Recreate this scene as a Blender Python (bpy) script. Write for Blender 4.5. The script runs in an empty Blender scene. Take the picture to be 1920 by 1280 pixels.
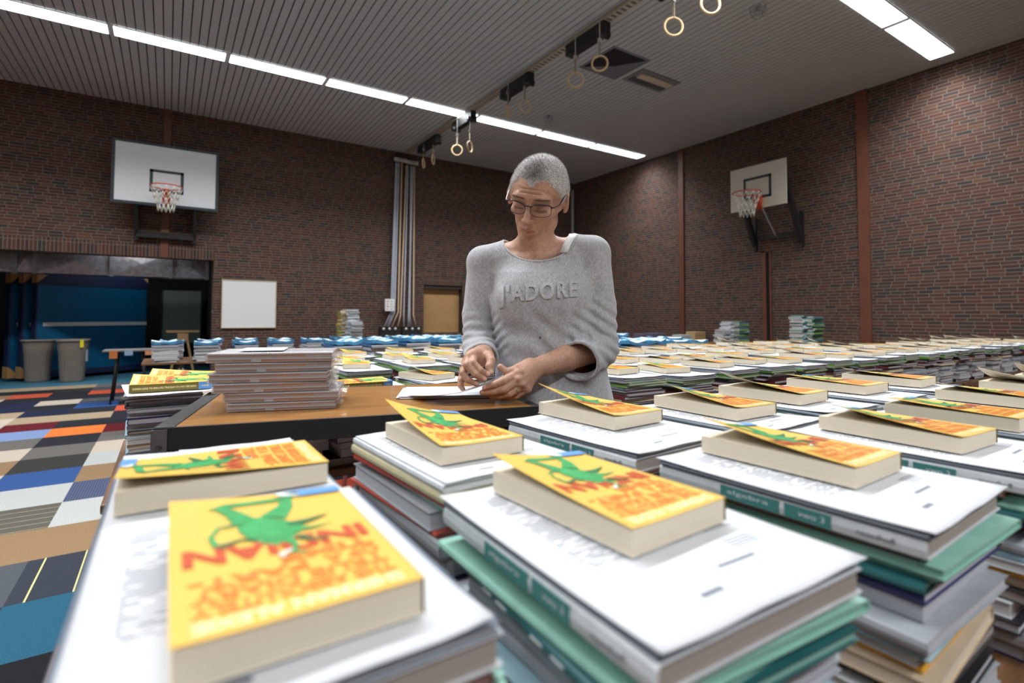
import bpy, math, random
import numpy as np
from mathutils import Vector, Matrix
from mathutils.bvhtree import BVHTree

SC = bpy.context.scene
COL = SC.collection
rnd = random.Random(7)
PI = math.pi

# ---------------------------------------------------------------- camera model
FPX, CYP, PITCH, ROLL, YAW, CH = 985.0, 557.0, math.radians(2.15), math.radians(-.16), math.radians(56.8), 1.15
_cy, _sy = math.cos(YAW), math.sin(YAW)
_A = np.array([[_sy, -_cy, 0], [0, 0, 1], [-_cy, -_sy, 0]])
_Rp = np.array([[1, 0, 0], [0, math.cos(PITCH), math.sin(PITCH)], [0, -math.sin(PITCH), math.cos(PITCH)]])
_Rr = np.array([[math.cos(ROLL), -math.sin(ROLL), 0], [math.sin(ROLL), math.cos(ROLL), 0], [0, 0, 1]])
RC = _Rr @ _Rp @ _A
CAM = np.array([0, 0, CH])
def ray(x, y): return RC.T @ np.array([(x-960)/FPX, -(y-CYP)/FPX, -1.0])
def hz(x, y, z):
    d = ray(x, y); return CAM + d*(z-CH)/d[2]
def yw(x, y, Y):
    d = ray(x, y); return CAM + d*Y/d[1]
def xw(x, y, X):
    d = ray(x, y); return CAM + d*X/d[0]
def pd(x, y, dep): return CAM + ray(x, y)*dep

# ---------------------------------------------------------------- objects
def tag(o, label=None, cat=None, group=None, kind=None):
    if label: o['label'] = label
    if cat: o['category'] = cat
    if group: o['group'] = group
    if kind: o['kind'] = kind
    return o
def empty(name, loc=(0, 0, 0), rz=0.0, label=None, cat=None, group=None):
    o = bpy.data.objects.new(name, None); COL.objects.link(o)
    o.empty_display_size = .05
    o.location = loc; o.rotation_euler = (0, 0, rz)
    return tag(o, label, cat, group)
def mobj(name, me, parent=None, loc=None, rz=None):
    o = bpy.data.objects.new(name, me); COL.objects.link(o)
    if parent is not None: o.parent = parent
    if loc is not None: o.location = loc
    if rz is not None: o.rotation_euler = (0, 0, rz)
    return o
def copy_tree(o, parent=None):
    c = o.copy(); COL.objects.link(c)
    if parent is not None: c.parent = parent
    for ch in list(o.children):
        copy_tree(ch, c)
    return c

class MB:
    """collects simple shapes into one mesh"""
    def __init__(s): s.v = []; s.f = []; s.m = []; s.sm = []
    def add(s, vs, fs, mi=0, smooth=False):
        b = len(s.v); s.v += [tuple(map(float, p)) for p in vs]
        for f in fs: s.f.append(tuple(i+b for i in f)); s.m.append(mi); s.sm.append(smooth)
    def box(s, lo, hi, mi=0, M=None):
        x0, y0, z0 = lo; x1, y1, z1 = hi
        vs = [(x0,y0,z0),(x1,y0,z0),(x1,y1,z0),(x0,y1,z0),(x0,y0,z1),(x1,y0,z1),(x1,y1,z1),(x0,y1,z1)]
        if M is not None: vs = [tuple(M @ Vector(p)) for p in vs]
        s.add(vs, [(0,3,2,1),(4,5,6,7),(0,1,5,4),(1,2,6,5),(2,3,7,6),(3,0,4,7)], mi)
    def cbox(s, c, d, mi=0, M=None):
        s.box([c[i]-d[i]/2 for i in range(3)], [c[i]+d[i]/2 for i in range(3)], mi, M)
    def bar(s, a, b, w, h, mi=0, up=(0, 0, 1)):
        a = Vector(a); b = Vector(b); d = (b-a); L = d.length; d.normalize()
        u = Vector(up)
        if abs(d.dot(u)) > .95: u = Vector((1, 0, 0))
        sd = d.cross(u).normalized(); u = sd.cross(d).normalized()
        vs = []
        for p in (a, b):
            for q in ((-1,-1),(1,-1),(1,1),(-1,1)): vs.append(p + sd*q[0]*w/2 + u*q[1]*h/2)
        s.add(vs, [(0,1,2,3),(7,6,5,4),(0,4,5,1),(1,5,6,2),(2,6,7,3),(3,7,4,0)], mi)
    def tube(s, pts, r, n=10, mi=0, cap=True, closed=False):
        pts = [Vector(p) for p in pts]; k = len(pts)
        rr = r if isinstance(r, (list, tuple)) else [r]*k
        vs = []; ref = None
        for i, p in enumerate(pts):
            if closed: d = pts[(i+1) % k]-pts[i-1]
            else: d = pts[min(i+1, k-1)]-pts[max(i-1, 0)]
            d.normalize()
            if ref is None:
                ref = Vector((0, 0, 1)) if abs(d.z) < .9 else Vector((1, 0, 0))
                ref = (ref - d*ref.dot(d)).normalized()
            else:
                ref = (ref - d*ref.dot(d)).normalized()
            b = d.cross(ref)
            for j in range(n):
                a = 2*PI*j/n
                vs.append(p + (ref*math.cos(a) + b*math.sin(a))*rr[i])
        fs = []
        for i in range(k if closed else k-1):
            i2 = (i+1) % k
            for j in range(n):
                fs.append((i*n+j, i*n+(j+1) % n, i2*n+(j+1) % n, i2*n+j))
        if cap and not closed:
            fs.append(tuple(range(n-1, -1, -1))); fs.append(tuple((k-1)*n+j for j in range(n)))
        s.add(vs, fs, mi, True)
    def lathe(s, c, prof, n=24, mi=0, sx=1, sy=1):
        vs = []; k = len(prof)
        for r, z in prof:
            for j in range(n):
                a = 2*PI*j/n
                vs.append((c[0]+r*math.cos(a)*sx, c[1]+r*math.sin(a)*sy, c[2]+z))
        fs = [(i*n+j, i*n+(j+1) % n, (i+1)*n+(j+1) % n, (i+1)*n+j) for i in range(k-1) for j in range(n)]
        s.add(vs, fs, mi, True)
    def poly(s, pts, mi=0): s.add(pts, [tuple(range(len(pts)))], mi)
    def mesh(s, name, mats, bevel=0):
        me = bpy.data.meshes.new(name)
        me.from_pydata(s.v, [], s.f)
        for m in (mats if isinstance(mats, (list, tuple)) else [mats]): me.materials.append(m)
        me.polygons.foreach_set('material_index', s.m)
        me.polygons.foreach_set('use_smooth', s.sm)
        me.update()
        return me
    def obj(s, name, mats, parent=None, loc=None, rz=None, bevel=0):
        o = mobj(name, s.mesh(name, mats), parent, loc, rz)
        if bevel:
            b = o.modifiers.new('edge', 'BEVEL'); b.width = bevel; b.segments = 2; b.limit_method = 'ANGLE'
        return o

# ---------------------------------------------------------------- materials
class NT:
    def __init__(s, name):
        s.mat = bpy.data.materials.new(name); s.mat.use_nodes = True
        s.t = s.mat.node_tree; s.n = s.t.nodes; s.l = s.t.links
        s.b = s.n['Principled BSDF']
    def new(s, typ, **kw):
        n = s.n.new(typ)
        for k, v in kw.items():
            if k.startswith('i_'): s.set(n, k[2:].replace('_', ' '), v)
            else: setattr(n, k, v)
        return n
    def set(s, n, key, v):
        sock = n.inputs[key] if not isinstance(key, int) else n.inputs[key]
        if isinstance(v, bpy.types.NodeSocket): s.l.new(v, sock)
        else: sock.default_value = v
    def math(s, op, a, b=0.0, c=0.0, clamp=False):
        n = s.n.new('ShaderNodeMath'); n.operation = op; n.use_clamp = clamp
        for i, v in enumerate((a, b, c)):
            if isinstance(v, bpy.types.NodeSocket): s.l.new(v, n.inputs[i])
            else: n.inputs[i].default_value = v
        return n.outputs[0]
    def mix(s, f, a, b, mode='MIX'):
        n = s.n.new('ShaderNodeMix'); n.data_type = 'RGBA'; n.blend_type = mode
        for k, v in ((0, f), (6, a), (7, b)):
            if isinstance(v, bpy.types.NodeSocket): s.l.new(v, n.inputs[k])
            else: n.inputs[k].default_value = v if k == 0 else (tuple(v)+(1,) if len(v) == 3 else v)
        return n.outputs[2]
    def coord(s, which='Object'):
        return s.n.new('ShaderNodeTexCoord').outputs[which]
    def xyz(s, v):
        n = s.n.new('ShaderNodeSeparateXYZ'); s.l.new(v, n.inputs[0]); return n.outputs
    def comb(s, x, y, z=0.0):
        n = s.n.new('ShaderNodeCombineXYZ')
        for i, v in enumerate((x, y, z)):
            if isinstance(v, bpy.types.NodeSocket): s.l.new(v, n.inputs[i])
            else: n.inputs[i].default_value = v
        return n.outputs[0]
    def noise(s, v, scale, detail=4, rough=.5):
        n = s.n.new('ShaderNodeTexNoise'); n.inputs['Scale'].default_value = scale
        n.inputs['Detail'].default_value = detail; n.inputs['Roughness'].default_value = rough
        if v is not None: s.l.new(v, n.inputs['Vector'])
        return n.outputs[0]
    def white(s, v):
        n = s.n.new('ShaderNodeTexWhiteNoise'); n.noise_dimensions = '3D'; s.l.new(v, n.inputs[0])
        return n.outputs[0]
    def ramp(s, f, stops, mode='LINEAR'):
        n = s.n.new('ShaderNodeValToRGB'); n.color_ramp.interpolation = mode
        e = n.color_ramp.elements
        while len(e) < len(stops): e.new(.5)
        for i, (p, c) in enumerate(stops):
            e[i].position = p; e[i].color = tuple(c)+(1,) if len(c) == 3 else c
        s.l.new(f, n.inputs[0]); return n.outputs[0]
    def col(s, v): s.set(s.b, 'Base Color', v if isinstance(v, bpy.types.NodeSocket) or len(v) == 4 else tuple(v)+(1,))
    def bump(s, h, strength=.3, dist=.002):
        n = s.n.new('ShaderNodeBump'); n.inputs['Strength'].default_value = strength
        n.inputs['Distance'].default_value = dist
        s.l.new(h, n.inputs['Height']); s.l.new(n.outputs[0], s.b.inputs['Normal'])
def pm(name, col, rough=.6, metal=0.0, var=0.0, scale=20, bump=0.0, spec=None, bd=.001):
    t = NT(name); t.b.inputs['Roughness'].default_value = rough; t.b.inputs['Metallic'].default_value = metal
    if spec is not None: t.b.inputs['Specular IOR Level'].default_value = spec
    if var or bump:
        nz = t.noise(t.coord(), scale, 5)
        c2 = tuple(min(1, max(0, c*(1-var))) for c in col); c1 = tuple(min(1, c*(1+var)) for c in col)
        t.col(t.ramp(nz, [(.3, c2), (.7, c1)]))
        if bump: t.bump(nz, bump, bd)
    else: t.col(col)
    return t.mat
def emis(name, col, st):
    t = NT(name); t.col((.9, .9, .9)); t.set(t.b, 'Emission Color', tuple(col)+(1,)); t.b.inputs['Emission Strength'].default_value = st
    return t.mat
def srgb(*c): return tuple(((x/255+.055)/1.055)**2.4 if x > 10 else x/255/12.92 for x in c)

# ---------------------------------------------------------------- implicit surfaces
class Field:
    def __init__(s, lo, hi, h):
        s.lo = np.array(lo, float); s.h = h
        s.n = np.ceil((np.array(hi)-s.lo)/h).astype(int)+1
        s.D = np.full(tuple(s.n), .5, np.float32)
        s.ax = [(s.lo[i]+h*np.arange(s.n[i])).astype(np.float32) for i in range(3)]
    def sl(s, lo, hi):
        out = []
        for i in range(3):
            a = int(max(0, math.floor((lo[i]-s.lo[i])/s.h))); b = int(min(s.n[i], math.ceil((hi[i]-s.lo[i])/s.h)+1))
            if b <= a: return None
            out.append(slice(a, b))
        return tuple(out)
    def P(s, q): return np.meshgrid(s.ax[0][q[0]], s.ax[1][q[1]], s.ax[2][q[2]], indexing='ij', sparse=True)
    def put(s, q, d, k, op):
        D = s.D[q]
        if op == 'u':
            if k > 0:
                h = np.maximum(k-np.abs(D-d), 0)/k; s.D[q] = np.minimum(D, d)-h*h*k*.25
            else: s.D[q] = np.minimum(D, d)
        else:
            d = -d
            if k > 0:
                h = np.maximum(k-np.abs(D-d), 0)/k; s.D[q] = np.maximum(D, d)+h*h*k*.25
            else: s.D[q] = np.maximum(D, d)
    def ell(s, c, r, R=None, k=.01, op='u'):
        m = max(r)+k+.035
        q = s.sl([c[i]-m for i in range(3)], [c[i]+m for i in range(3)])
        if q is None: return
        X, Y, Z = s.P(q); X = X-c[0]; Y = Y-c[1]; Z = Z-c[2]
        if R is not None:
            R = np.array(R)
            X, Y, Z = (R[0][j]*X+R[1][j]*Y+R[2][j]*Z for j in range(3))
        k0 = np.sqrt((X/r[0])**2+(Y/r[1])**2+(Z/r[2])**2)
        k1 = np.sqrt((X/r[0]**2)**2+(Y/r[1]**2)**2+(Z/r[2]**2)**2)
        s.put(q, k0*(k0-1)/np.maximum(k1, 1e-6), k, op)
    def cap(s, a, b, r1, r2=None, k=.01, op='u'):
        if r2 is None: r2 = r1
        m = max(r1, r2)+k+.035
        q = s.sl([min(a[i], b[i])-m for i in range(3)], [max(a[i], b[i])+m for i in range(3)])
        if q is None: return
        X, Y, Z = s.P(q); ba = [b[i]-a[i] for i in range(3)]; L = sum(v*v for v in ba)+1e-12
        X = X-a[0]; Y = Y-a[1]; Z = Z-a[2]
        t = np.clip((X*ba[0]+Y*ba[1]+Z*ba[2])/L, 0, 1)
        d = np.sqrt((X-t*ba[0])**2+(Y-t*ba[1])**2+(Z-t*ba[2])**2)-(r1+(r2-r1)*t)
        s.put(q, d, k, op)
    def chain(s, pts, rad, k=.004):
        for i in range(len(pts)-1): s.cap(pts[i], pts[i+1], rad[i], rad[i+1], k)
    def cyl(s, a, b, r, k=0, op='s'):
        m = r*1.5+k+.02
        q = s.sl([min(a[i], b[i])-m for i in range(3)], [max(a[i], b[i])+m for i in range(3)])
        if q is None: return
        X, Y, Z = s.P(q); ba = np.array([b[i]-a[i] for i in range(3)]); L = np.linalg.norm(ba); u = ba/L
        X = X-a[0]; Y = Y-a[1]; Z = Z-a[2]
        t = X*u[0]+Y*u[1]+Z*u[2]
        rad = np.sqrt(np.maximum(X*X+Y*Y+Z*Z-t*t, 0))-r
        ax = np.abs(t-L/2)-L/2
        s.put(q, np.maximum(rad, ax), k, op)
    def mesh(s):
        D = s.D; S = D < 0
        c = [(i, j, k) for i in (0, 1) for j in (0, 1) for k in (0, 1)]
        nx, ny, nz = [n-1 for n in D.shape]
        cnt = np.zeros((nx, ny, nz), np.int8)
        for i, j, k in c: cnt += S[i:i+nx, j:j+ny, k:k+nz]
        act = np.argwhere((cnt > 0) & (cnt < 8))
        idx = np.full((nx, ny, nz), -1, np.int32); idx[act[:, 0], act[:, 1], act[:, 2]] = np.arange(len(act))
        V = np.stack([D[act[:, 0]+i, act[:, 1]+j, act[:, 2]+k] for i, j, k in c], 1)
        C = np.array(c, np.float32); acc = np.zeros((len(act), 3), np.float32); w = np.zeros(len(act), np.float32)
        for a in range(8):
            for b in range(a+1, 8):
                if np.abs(C[a]-C[b]).sum() != 1: continue
                m = (V[:, a] < 0) != (V[:, b] < 0)
                t = np.where(m, V[:, a]/np.where(m, V[:, a]-V[:, b], 1), 0)
                acc += (m[:, None])*(C[a]+(C[b]-C[a])*t[:, None]); w += m
        P = (act+acc/w[:, None])*s.h+s.lo
        faces = []
        for ax in range(3):
            o = [1 if i == ax else 0 for i in range(3)]
            A = S[:D.shape[0]-o[0], :D.shape[1]-o[1], :D.shape[2]-o[2]]; B = S[o[0]:, o[1]:, o[2]:]
            e = np.argwhere(A != B)
            u, v = (ax+1) % 3, (ax+2) % 3
            e = e[(e[:, u] > 0) & (e[:, v] > 0) & (e[:, u] < [nx, ny, nz][u]) & (e[:, v] < [nx, ny, nz][v])]
            ins = A[e[:, 0], e[:, 1], e[:, 2]]
            def g(du, dv):
                p = e.copy(); p[:, u] -= du; p[:, v] -= dv
                return idx[p[:, 0], p[:, 1], p[:, 2]]
            Q = np.stack([g(1, 1), g(0, 1), g(0, 0), g(1, 0)], 1)
            Q[~ins] = Q[~ins][:, ::-1]
            Q = Q[(Q >= 0).all(1)]
            faces.append(Q)
        return P, np.concatenate(faces)
def np_mesh(name, P, Fc, mats, smooth=True, mi=None):
    me = bpy.data.meshes.new(name)
    me.vertices.add(len(P)); me.vertices.foreach_set('co', np.asarray(P, np.float32).ravel())
    me.loops.add(Fc.size); me.loops.foreach_set('vertex_index', Fc.astype(np.int32).ravel())
    k = Fc.shape[1]
    me.polygons.add(len(Fc)); me.polygons.foreach_set('loop_start', np.arange(0, Fc.size, k, dtype=np.int32))
    me.polygons.foreach_set('loop_total', np.full(len(Fc), k, np.int32))
    for m in (mats if isinstance(mats, (list, tuple)) else [mats]): me.materials.append(m)
    if mi is not None: me.polygons.foreach_set('material_index', mi)
    me.polygons.foreach_set('use_smooth', np.full(len(Fc), smooth))
    me.update(calc_edges=True); me.validate()
    return me
def text_geo(body, size=1.0, bold=0.0, res=3, sp=1.0):
    """letters as flat triangles/ngons: (verts, faces), starting at x=0 on the base line"""
    cu = bpy.data.curves.new('txt', 'FONT'); cu.body = body; cu.size = size; cu.resolution_u = res
    cu.offset = bold; cu.space_character = sp
    ob = bpy.data.objects.new('txt', cu); COL.objects.link(ob)
    dg = bpy.context.evaluated_depsgraph_get(); ev = ob.evaluated_get(dg); me = ev.to_mesh()
    vs = [tuple(v.co) for v in me.vertices]; fs = [tuple(p.vertices) for p in me.polygons]
    ev.to_mesh_clear(); bpy.data.objects.remove(ob); bpy.data.curves.remove(cu)
    return vs, fs
def fit_text(body, x0, y0, w, h, bold=0.0):
    """letters scaled to fill the rectangle"""
    vs, fs = text_geo(body, 1.0, bold)
    a = np.array(vs); lo = a.min(0); hi = a.max(0)
    out = [(x0+(p[0]-lo[0])/(hi[0]-lo[0])*w, y0+(p[1]-lo[1])/(hi[1]-lo[1])*h) for p in vs]
    return out, fs
# ================================================================ THE HALL
XW, YW_, ZC = 9.23, 11.0, 4.80           # wall with the hoop, wall with the store room, ceiling
X0, Y0 = -6.5, -5.5
OPX, LINT = .68, 2.17                    # store room opening
def brick_mat(name, ax, soldier=False):
    t = NT(name); c = t.xyz(t.coord())
    u, z = (c[ax], c[2]) if not soldier else (c[2], c[ax])
    bw, bh = .180, .0500
    row = t.math('FLOOR', t.math('DIVIDE', z, bh))
    off = t.math('MULTIPLY', t.white(t.comb(row, 3.3)), 1.0) if not soldier else 0.0
    uu = t.math('ADD', t.math('DIVIDE', u, bw), off)
    cell = t.math('FLOOR', uu)
    fu = t.math('FRACT', uu); fz = t.math('FRACT', t.math('DIVIDE', z, bh))
    m = t.math('MAXIMUM', t.math('LESS_THAN', fu, .05), t.math('LESS_THAN', fz, .19))
    r = t.white(t.comb(cell, row, 1.7))
    col = t.ramp(r, [(0, srgb(74, 45, 36)), (.28, srgb(92, 51, 38)), (.5, srgb(58, 37, 31)), (.72, srgb(98, 65, 47)), (.86, srgb(42, 43, 44)), (1, srgb(78, 56, 47))])
    nz = t.noise(t.coord(), 60, 4)
    col = t.mix(t.ramp(nz, [(.35, (.0, .0, .0)), (.8, (.5, .5, .5))]), col, srgb(56, 40, 36))
    mort = t.ramp(nz, [(.2, srgb(100, 90, 80)), (.8, srgb(126, 114, 101))])
    t.col(t.mix(m, col, mort)); t.b.inputs['Roughness'].default_value = .85
    t.bump(t.math('SUBTRACT', 1.0, m), .35, .004)
    return t.mat
BX, BY, BS = brick_mat('brick_along_hall', 0), brick_mat('brick_across_hall', 1), brick_mat('brick_soldier_course', 0, True)

def structure(name, mb, mats): return tag(mb.obj(name, mats), kind='structure')
# ---- floor: carpet tiles, one face per tile
def carpet(name, c, c2=None, line=None, ax=0, freq=60, speck=.5):
    t = NT(name); co = t.coord(); v = t.noise(co, 260, 3, .8)
    c2 = c2 or tuple(x*(1-speck) for x in c)
    col = t.ramp(v, [(.38, c2), (.62, c)])
    if line:
        u = t.xyz(co)[ax]; f = t.math('FRACT', t.math('MULTIPLY', u, freq))
        col = t.mix(t.math('LESS_THAN', f, .045 if freq < 30 else .4), col, line)
    t.col(col); t.b.inputs['Roughness'].default_value = .98; t.b.inputs['Specular IOR Level'].default_value = .1
    t.bump(v, .4, .002)
    return t.mat
CM = {
 'N': carpet('tile_charcoal', srgb(46, 48, 54)), 'Y': carpet('tile_navy', srgb(40, 46, 70)), 'T': carpet('tile_tan', srgb(176, 156, 128)),
 'O': carpet('tile_orange', srgb(240, 130, 62)), 'R': carpet('tile_red_orange', srgb(206, 92, 66)), 'D': carpet('tile_dark_red', srgb(104, 34, 42)),
 'U': carpet('tile_blue', srgb(56, 88, 144)), 'L': carpet('tile_pale_blue', srgb(132, 152, 196)), 'G': carpet('tile_grey', srgb(112, 108, 104)),
 'P': carpet('tile_beige', srgb(202, 188, 172)), 'S': carpet('tile_speckled', srgb(196, 198, 196), srgb(120, 122, 120)),
 'K': carpet('tile_black_ribbed', srgb(40, 40, 40), None, srgb(70, 70, 66), 1, 45), 'g': carpet('tile_grey_lined', srgb(98, 94, 86), None, srgb(180, 172, 140), 1, 11),
 'B': carpet('tile_brown', srgb(150, 122, 92)), 'b': carpet('tile_blue_ribbed', srgb(88, 98, 128), None, srgb(60, 66, 84), 0, 70),
 'n': carpet('tile_navy_lined', srgb(58, 62, 72), None, srgb(196, 190, 130), 0, 6.5), 't': carpet('tile_teal', srgb(44, 92, 116)),
 'k': carpet('tile_black_lined', srgb(34, 34, 38), None, srgb(196, 190, 130), 0, 4.3), 'C': carpet('tile_slate', srgb(84, 88, 94))}
TILES = {(0,0):'O',(-1,0):'L',(-1,1):'D',(0,1):'N',(1,0):'D',(0,2):'T',(-1,2):'T',(-1,3):'Y',(0,3):'N',(0,4):'U',(-1,4):'N',(-1,5):'P',(0,5):'C',(1,3):'R',(1,2):'N',(1,1):'N',
 (-1,6):'N',(0,6):'N',(0,7):'R',(-1,7):'N',(-1,8):'K',(0,8):'C',(-2,5):'Y',(-2,6):'N',(-2,7):'R',(-2,8):'N',(-2,4):'Y',(-2,3):'T',(-2,2):'P',(-3,8):'N',(-3,7):'B',(-3,6):'P',
 (-3,9):'T',(-2,9):'T',(-1,9):'T',(0,9):'G',(-1,-1):'G',(-1,-2):'P',(-1,-3):'B',(0,-1):'N',(0,-2):'G',(0,-3):'K',(0,-4):'U',(0,-5):'S',(0,-6):'g',(0,-7):'B',(0,-8):'C',(1,-1):'G',
 (1,-2):'P',(1,-3):'S',(1,-4):'B',(1,-5):'b',(1,-6):'S',(1,-7):'B',(1,-8):'n',(1,-9):'t',(1,-10):'k',(1,-11):'N',(-3,5):'Y',(-3,4):'B',(1,4):'N',(1,5):'G',(1,6):'C',(1,7):'G'}
keys = list(CM); m = MB(); rt = random.Random(5)
common = 'NNNYYTTGGCBKPSnR'
ci0, ci1 = int((X0+.96)/.44)-1, int((XW+.96)/.44)+1
for c in range(ci0, ci1+1):
    for r in range(-27, 10):
        x0, x1 = max(X0, -.96+.44*c), min(XW, -.96+.44*(c+1)); y0, y1 = max(Y0, 6.6+.466*r), 6.6+.466*(r+1)
        if x1 <= x0 or y1 <= y0: continue
        k = TILES.get((c, r)) or rt.choice(common)
        m.add([(x0, y0, 0), (x1, y0, 0), (x1, y1, 0), (x0, y1, 0)], [(0, 1, 2, 3)], keys.index(k))
structure('floor', m, [CM[k] for k in keys])
m = MB(); m.box((X0, 11.26, -.05), (OPX+.3, 15.2, 0)); structure('floor', m, pm('store_room_lino', srgb(60, 110, 132), .45))
# ---- walls
m = MB()
m.box((OPX, 11, 0), (4.82, 11.3, ZC)); m.box((X0, 11, LINT), (OPX, 11.3, ZC)); m.box((4.82, 11, 0), (5.80, 11.3, .78)); m.box((4.82, 11, 1.87), (5.80, 11.3, ZC))
m.box((5.80, 11, 0), (XW+.3, 11.3, ZC)); structure('wall_back', m, BX)
m = MB(); m.box((XW, Y0, 0), (XW+.3, 11, ZC)); structure('wall_right', m, BY)
m = MB(); m.box((X0-.3, Y0, 0), (X0, 15.2, ZC)); structure('wall_left', m, BY)
m = MB(); m.box((X0, Y0-.3, 0), (XW, Y0, ZC)); structure('wall_front', m, BX)
dark = pm('store_room_paint', srgb(52, 50, 50), .8)
m = MB(); m.box((X0, 15.0, 0), (OPX+.3, 15.2, 2.7)); m.box((OPX+.1, 11.3, 0), (OPX+.3, 15, 2.7)); m.box((X0, 11.3, 2.6), (OPX+.3, 15.2, 2.7)); structure('wall_store_room', m, dark)
# soldier courses over the openings
m = MB(); m.box((X0, 10.994, LINT), (OPX-.002, 11, LINT+.222)); structure('trim_1', m, BS)
m = MB(); m.box((4.78, 10.994, 1.872), (5.86, 11, 2.065)); structure('trim_2', m, BS)
# painted steel columns let into the walls, corner conduit, slit in the wall
steel = pm('red_brown_steel_paint', srgb(106, 62, 44), .5, var=.12, scale=4)
m = MB(); m.box((-.135, 10.97, LINT), (-.02, 11, ZC)); structure('trim_3', m, steel)
m = MB(); m.box((XW-.03, 7.36, 0), (XW, 7.48, ZC)); structure('trim_4', m, steel)
m = MB(); m.box((XW-.03, 3.80, 0), (XW, 3.96, ZC)); structure('trim_5', m, steel)
m = MB(); m.box((9.12, 10.955, 2.6), (9.165, 11, 4.6)); structure('trim_6', m, pm('pale_conduit', (.5, .5, .48), .5))
m = MB(); m.box((XW-.02, 5.43, 0), (XW, 5.46, 2.38)); m.box((XW-.02, 5.53, 0), (XW, 5.60, 2.38)); m.box((XW-.02, 5.43, 2.36), (XW, 5.60, 2.40)); m.box((XW-.004, 5.46, 0), (XW-.001, 5.53, 2.36), 1)
structure('door_1', m, [steel, pm('dark_slit', (.004, .004, .004), .9)])
# serving hatch with a shutter
m = MB(); m.box((4.82, 11.16, .78), (5.80, 11.2, 1.87), 1); m.box((4.82, 11.02, .74), (5.80, 11.2, .785), 0); m.box((4.80, 11.03, 1.80), (5.82, 11.2, 1.9), 0)
m.box((4.79, 11.03, .78), (4.83, 11.2, 1.87), 0); m.box((5.79, 11.03, .78), (5.83, 11.2, 1.87), 0)
structure('window_1', m, [pm('dark_hatch_frame', srgb(58, 52, 50), .6), pm('tan_shutter', srgb(178, 140, 92), .6, var=.08, scale=3)])
# ---- ceiling: real slats with dark gaps
m = MB(); m.box((X0, Y0, ZC+.02), (XW, 11.0, ZC+.06), 1)
x = X0; i = 0
while x < XW-.05:
    m.box((x+.0065, Y0, ZC-.008), (min(x+.0915, XW), 11.0, ZC+.004), 0); x += .098
slat = NT('grey_ceiling_slats'); slat.col(srgb(184, 186, 186)); slat.b.inputs['Roughness'].default_value = .55
structure('ceiling', m, [slat.mat, pm('ceiling_gap', (.01, .01, .01), .9)])

# ---- lamps in three rows
housing = pm('white_lamp_housing', (.7, .7, .7), .4); dif = emis('lamp_diffuser_glow', (.92, .97, 1.0), 8.0)
def lamp(xa, xb, y, w, label):
    t = empty('ceiling_light', ((xa+xb)/2, y, ZC-.012), 0, label, 'light', 'strip lights across the slatted ceiling')
    h = (xb-xa)/2
    m = MB()
    m.box((-h, -w/2-.012, -.014), (h, -w/2, .0)); m.box((-h, w/2, -.014), (h, w/2+.012, .0)); m.box((-h, -w/2, -.014), (-h+.02, w/2, .0)); m.box((h-.02, -w/2, -.014), (h, w/2, .0))
    m.obj('lamp_housing', housing, t)
    m = MB(); m.box((-h+.02, -w/2, -.011), (h-.02, w/2, -.002)); m.obj('diffuser', dif, t)
XS = [-6.1, -4.75, -3.4, -2.04, -.69, .62, 1.96, 3.28, 4.62, 6.04, 7.43, 8.93]
orn = ['', 'second', 'third', 'fourth', 'fifth', 'sixth', 'seventh', 'eighth', 'ninth', 'tenth', 'eleventh', 'twelfth', 'thirteenth', 'fourteenth', 'fifteenth', 'sixteenth', 'seventeenth', 'eighteenth', 'nineteenth', 'twentieth']
def nth(i): return 'first' if i == 0 else orn[i]
n = len(XS)-1
for i in range(n):
    k = n-1-i
    lamp(XS[i]+.012, XS[i+1]-.012, 8.27, .26, 'glowing ceiling strip light in the long row, %s from the corner of the hall' % nth(k))
for i in range(n):
    k = n-1-i
    lamp(XS[i]+.02, XS[i+1]-.02, 2.725, .27, 'glowing ceiling strip light in the near row, %s from the hoop wall' % nth(k))
for i in range(n):
    lamp(XS[i]+.02, XS[i+1]-.02, -2.8, .27, 'glowing ceiling strip light behind the camera, %s from the hoop wall' % nth(n-1-i))

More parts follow.
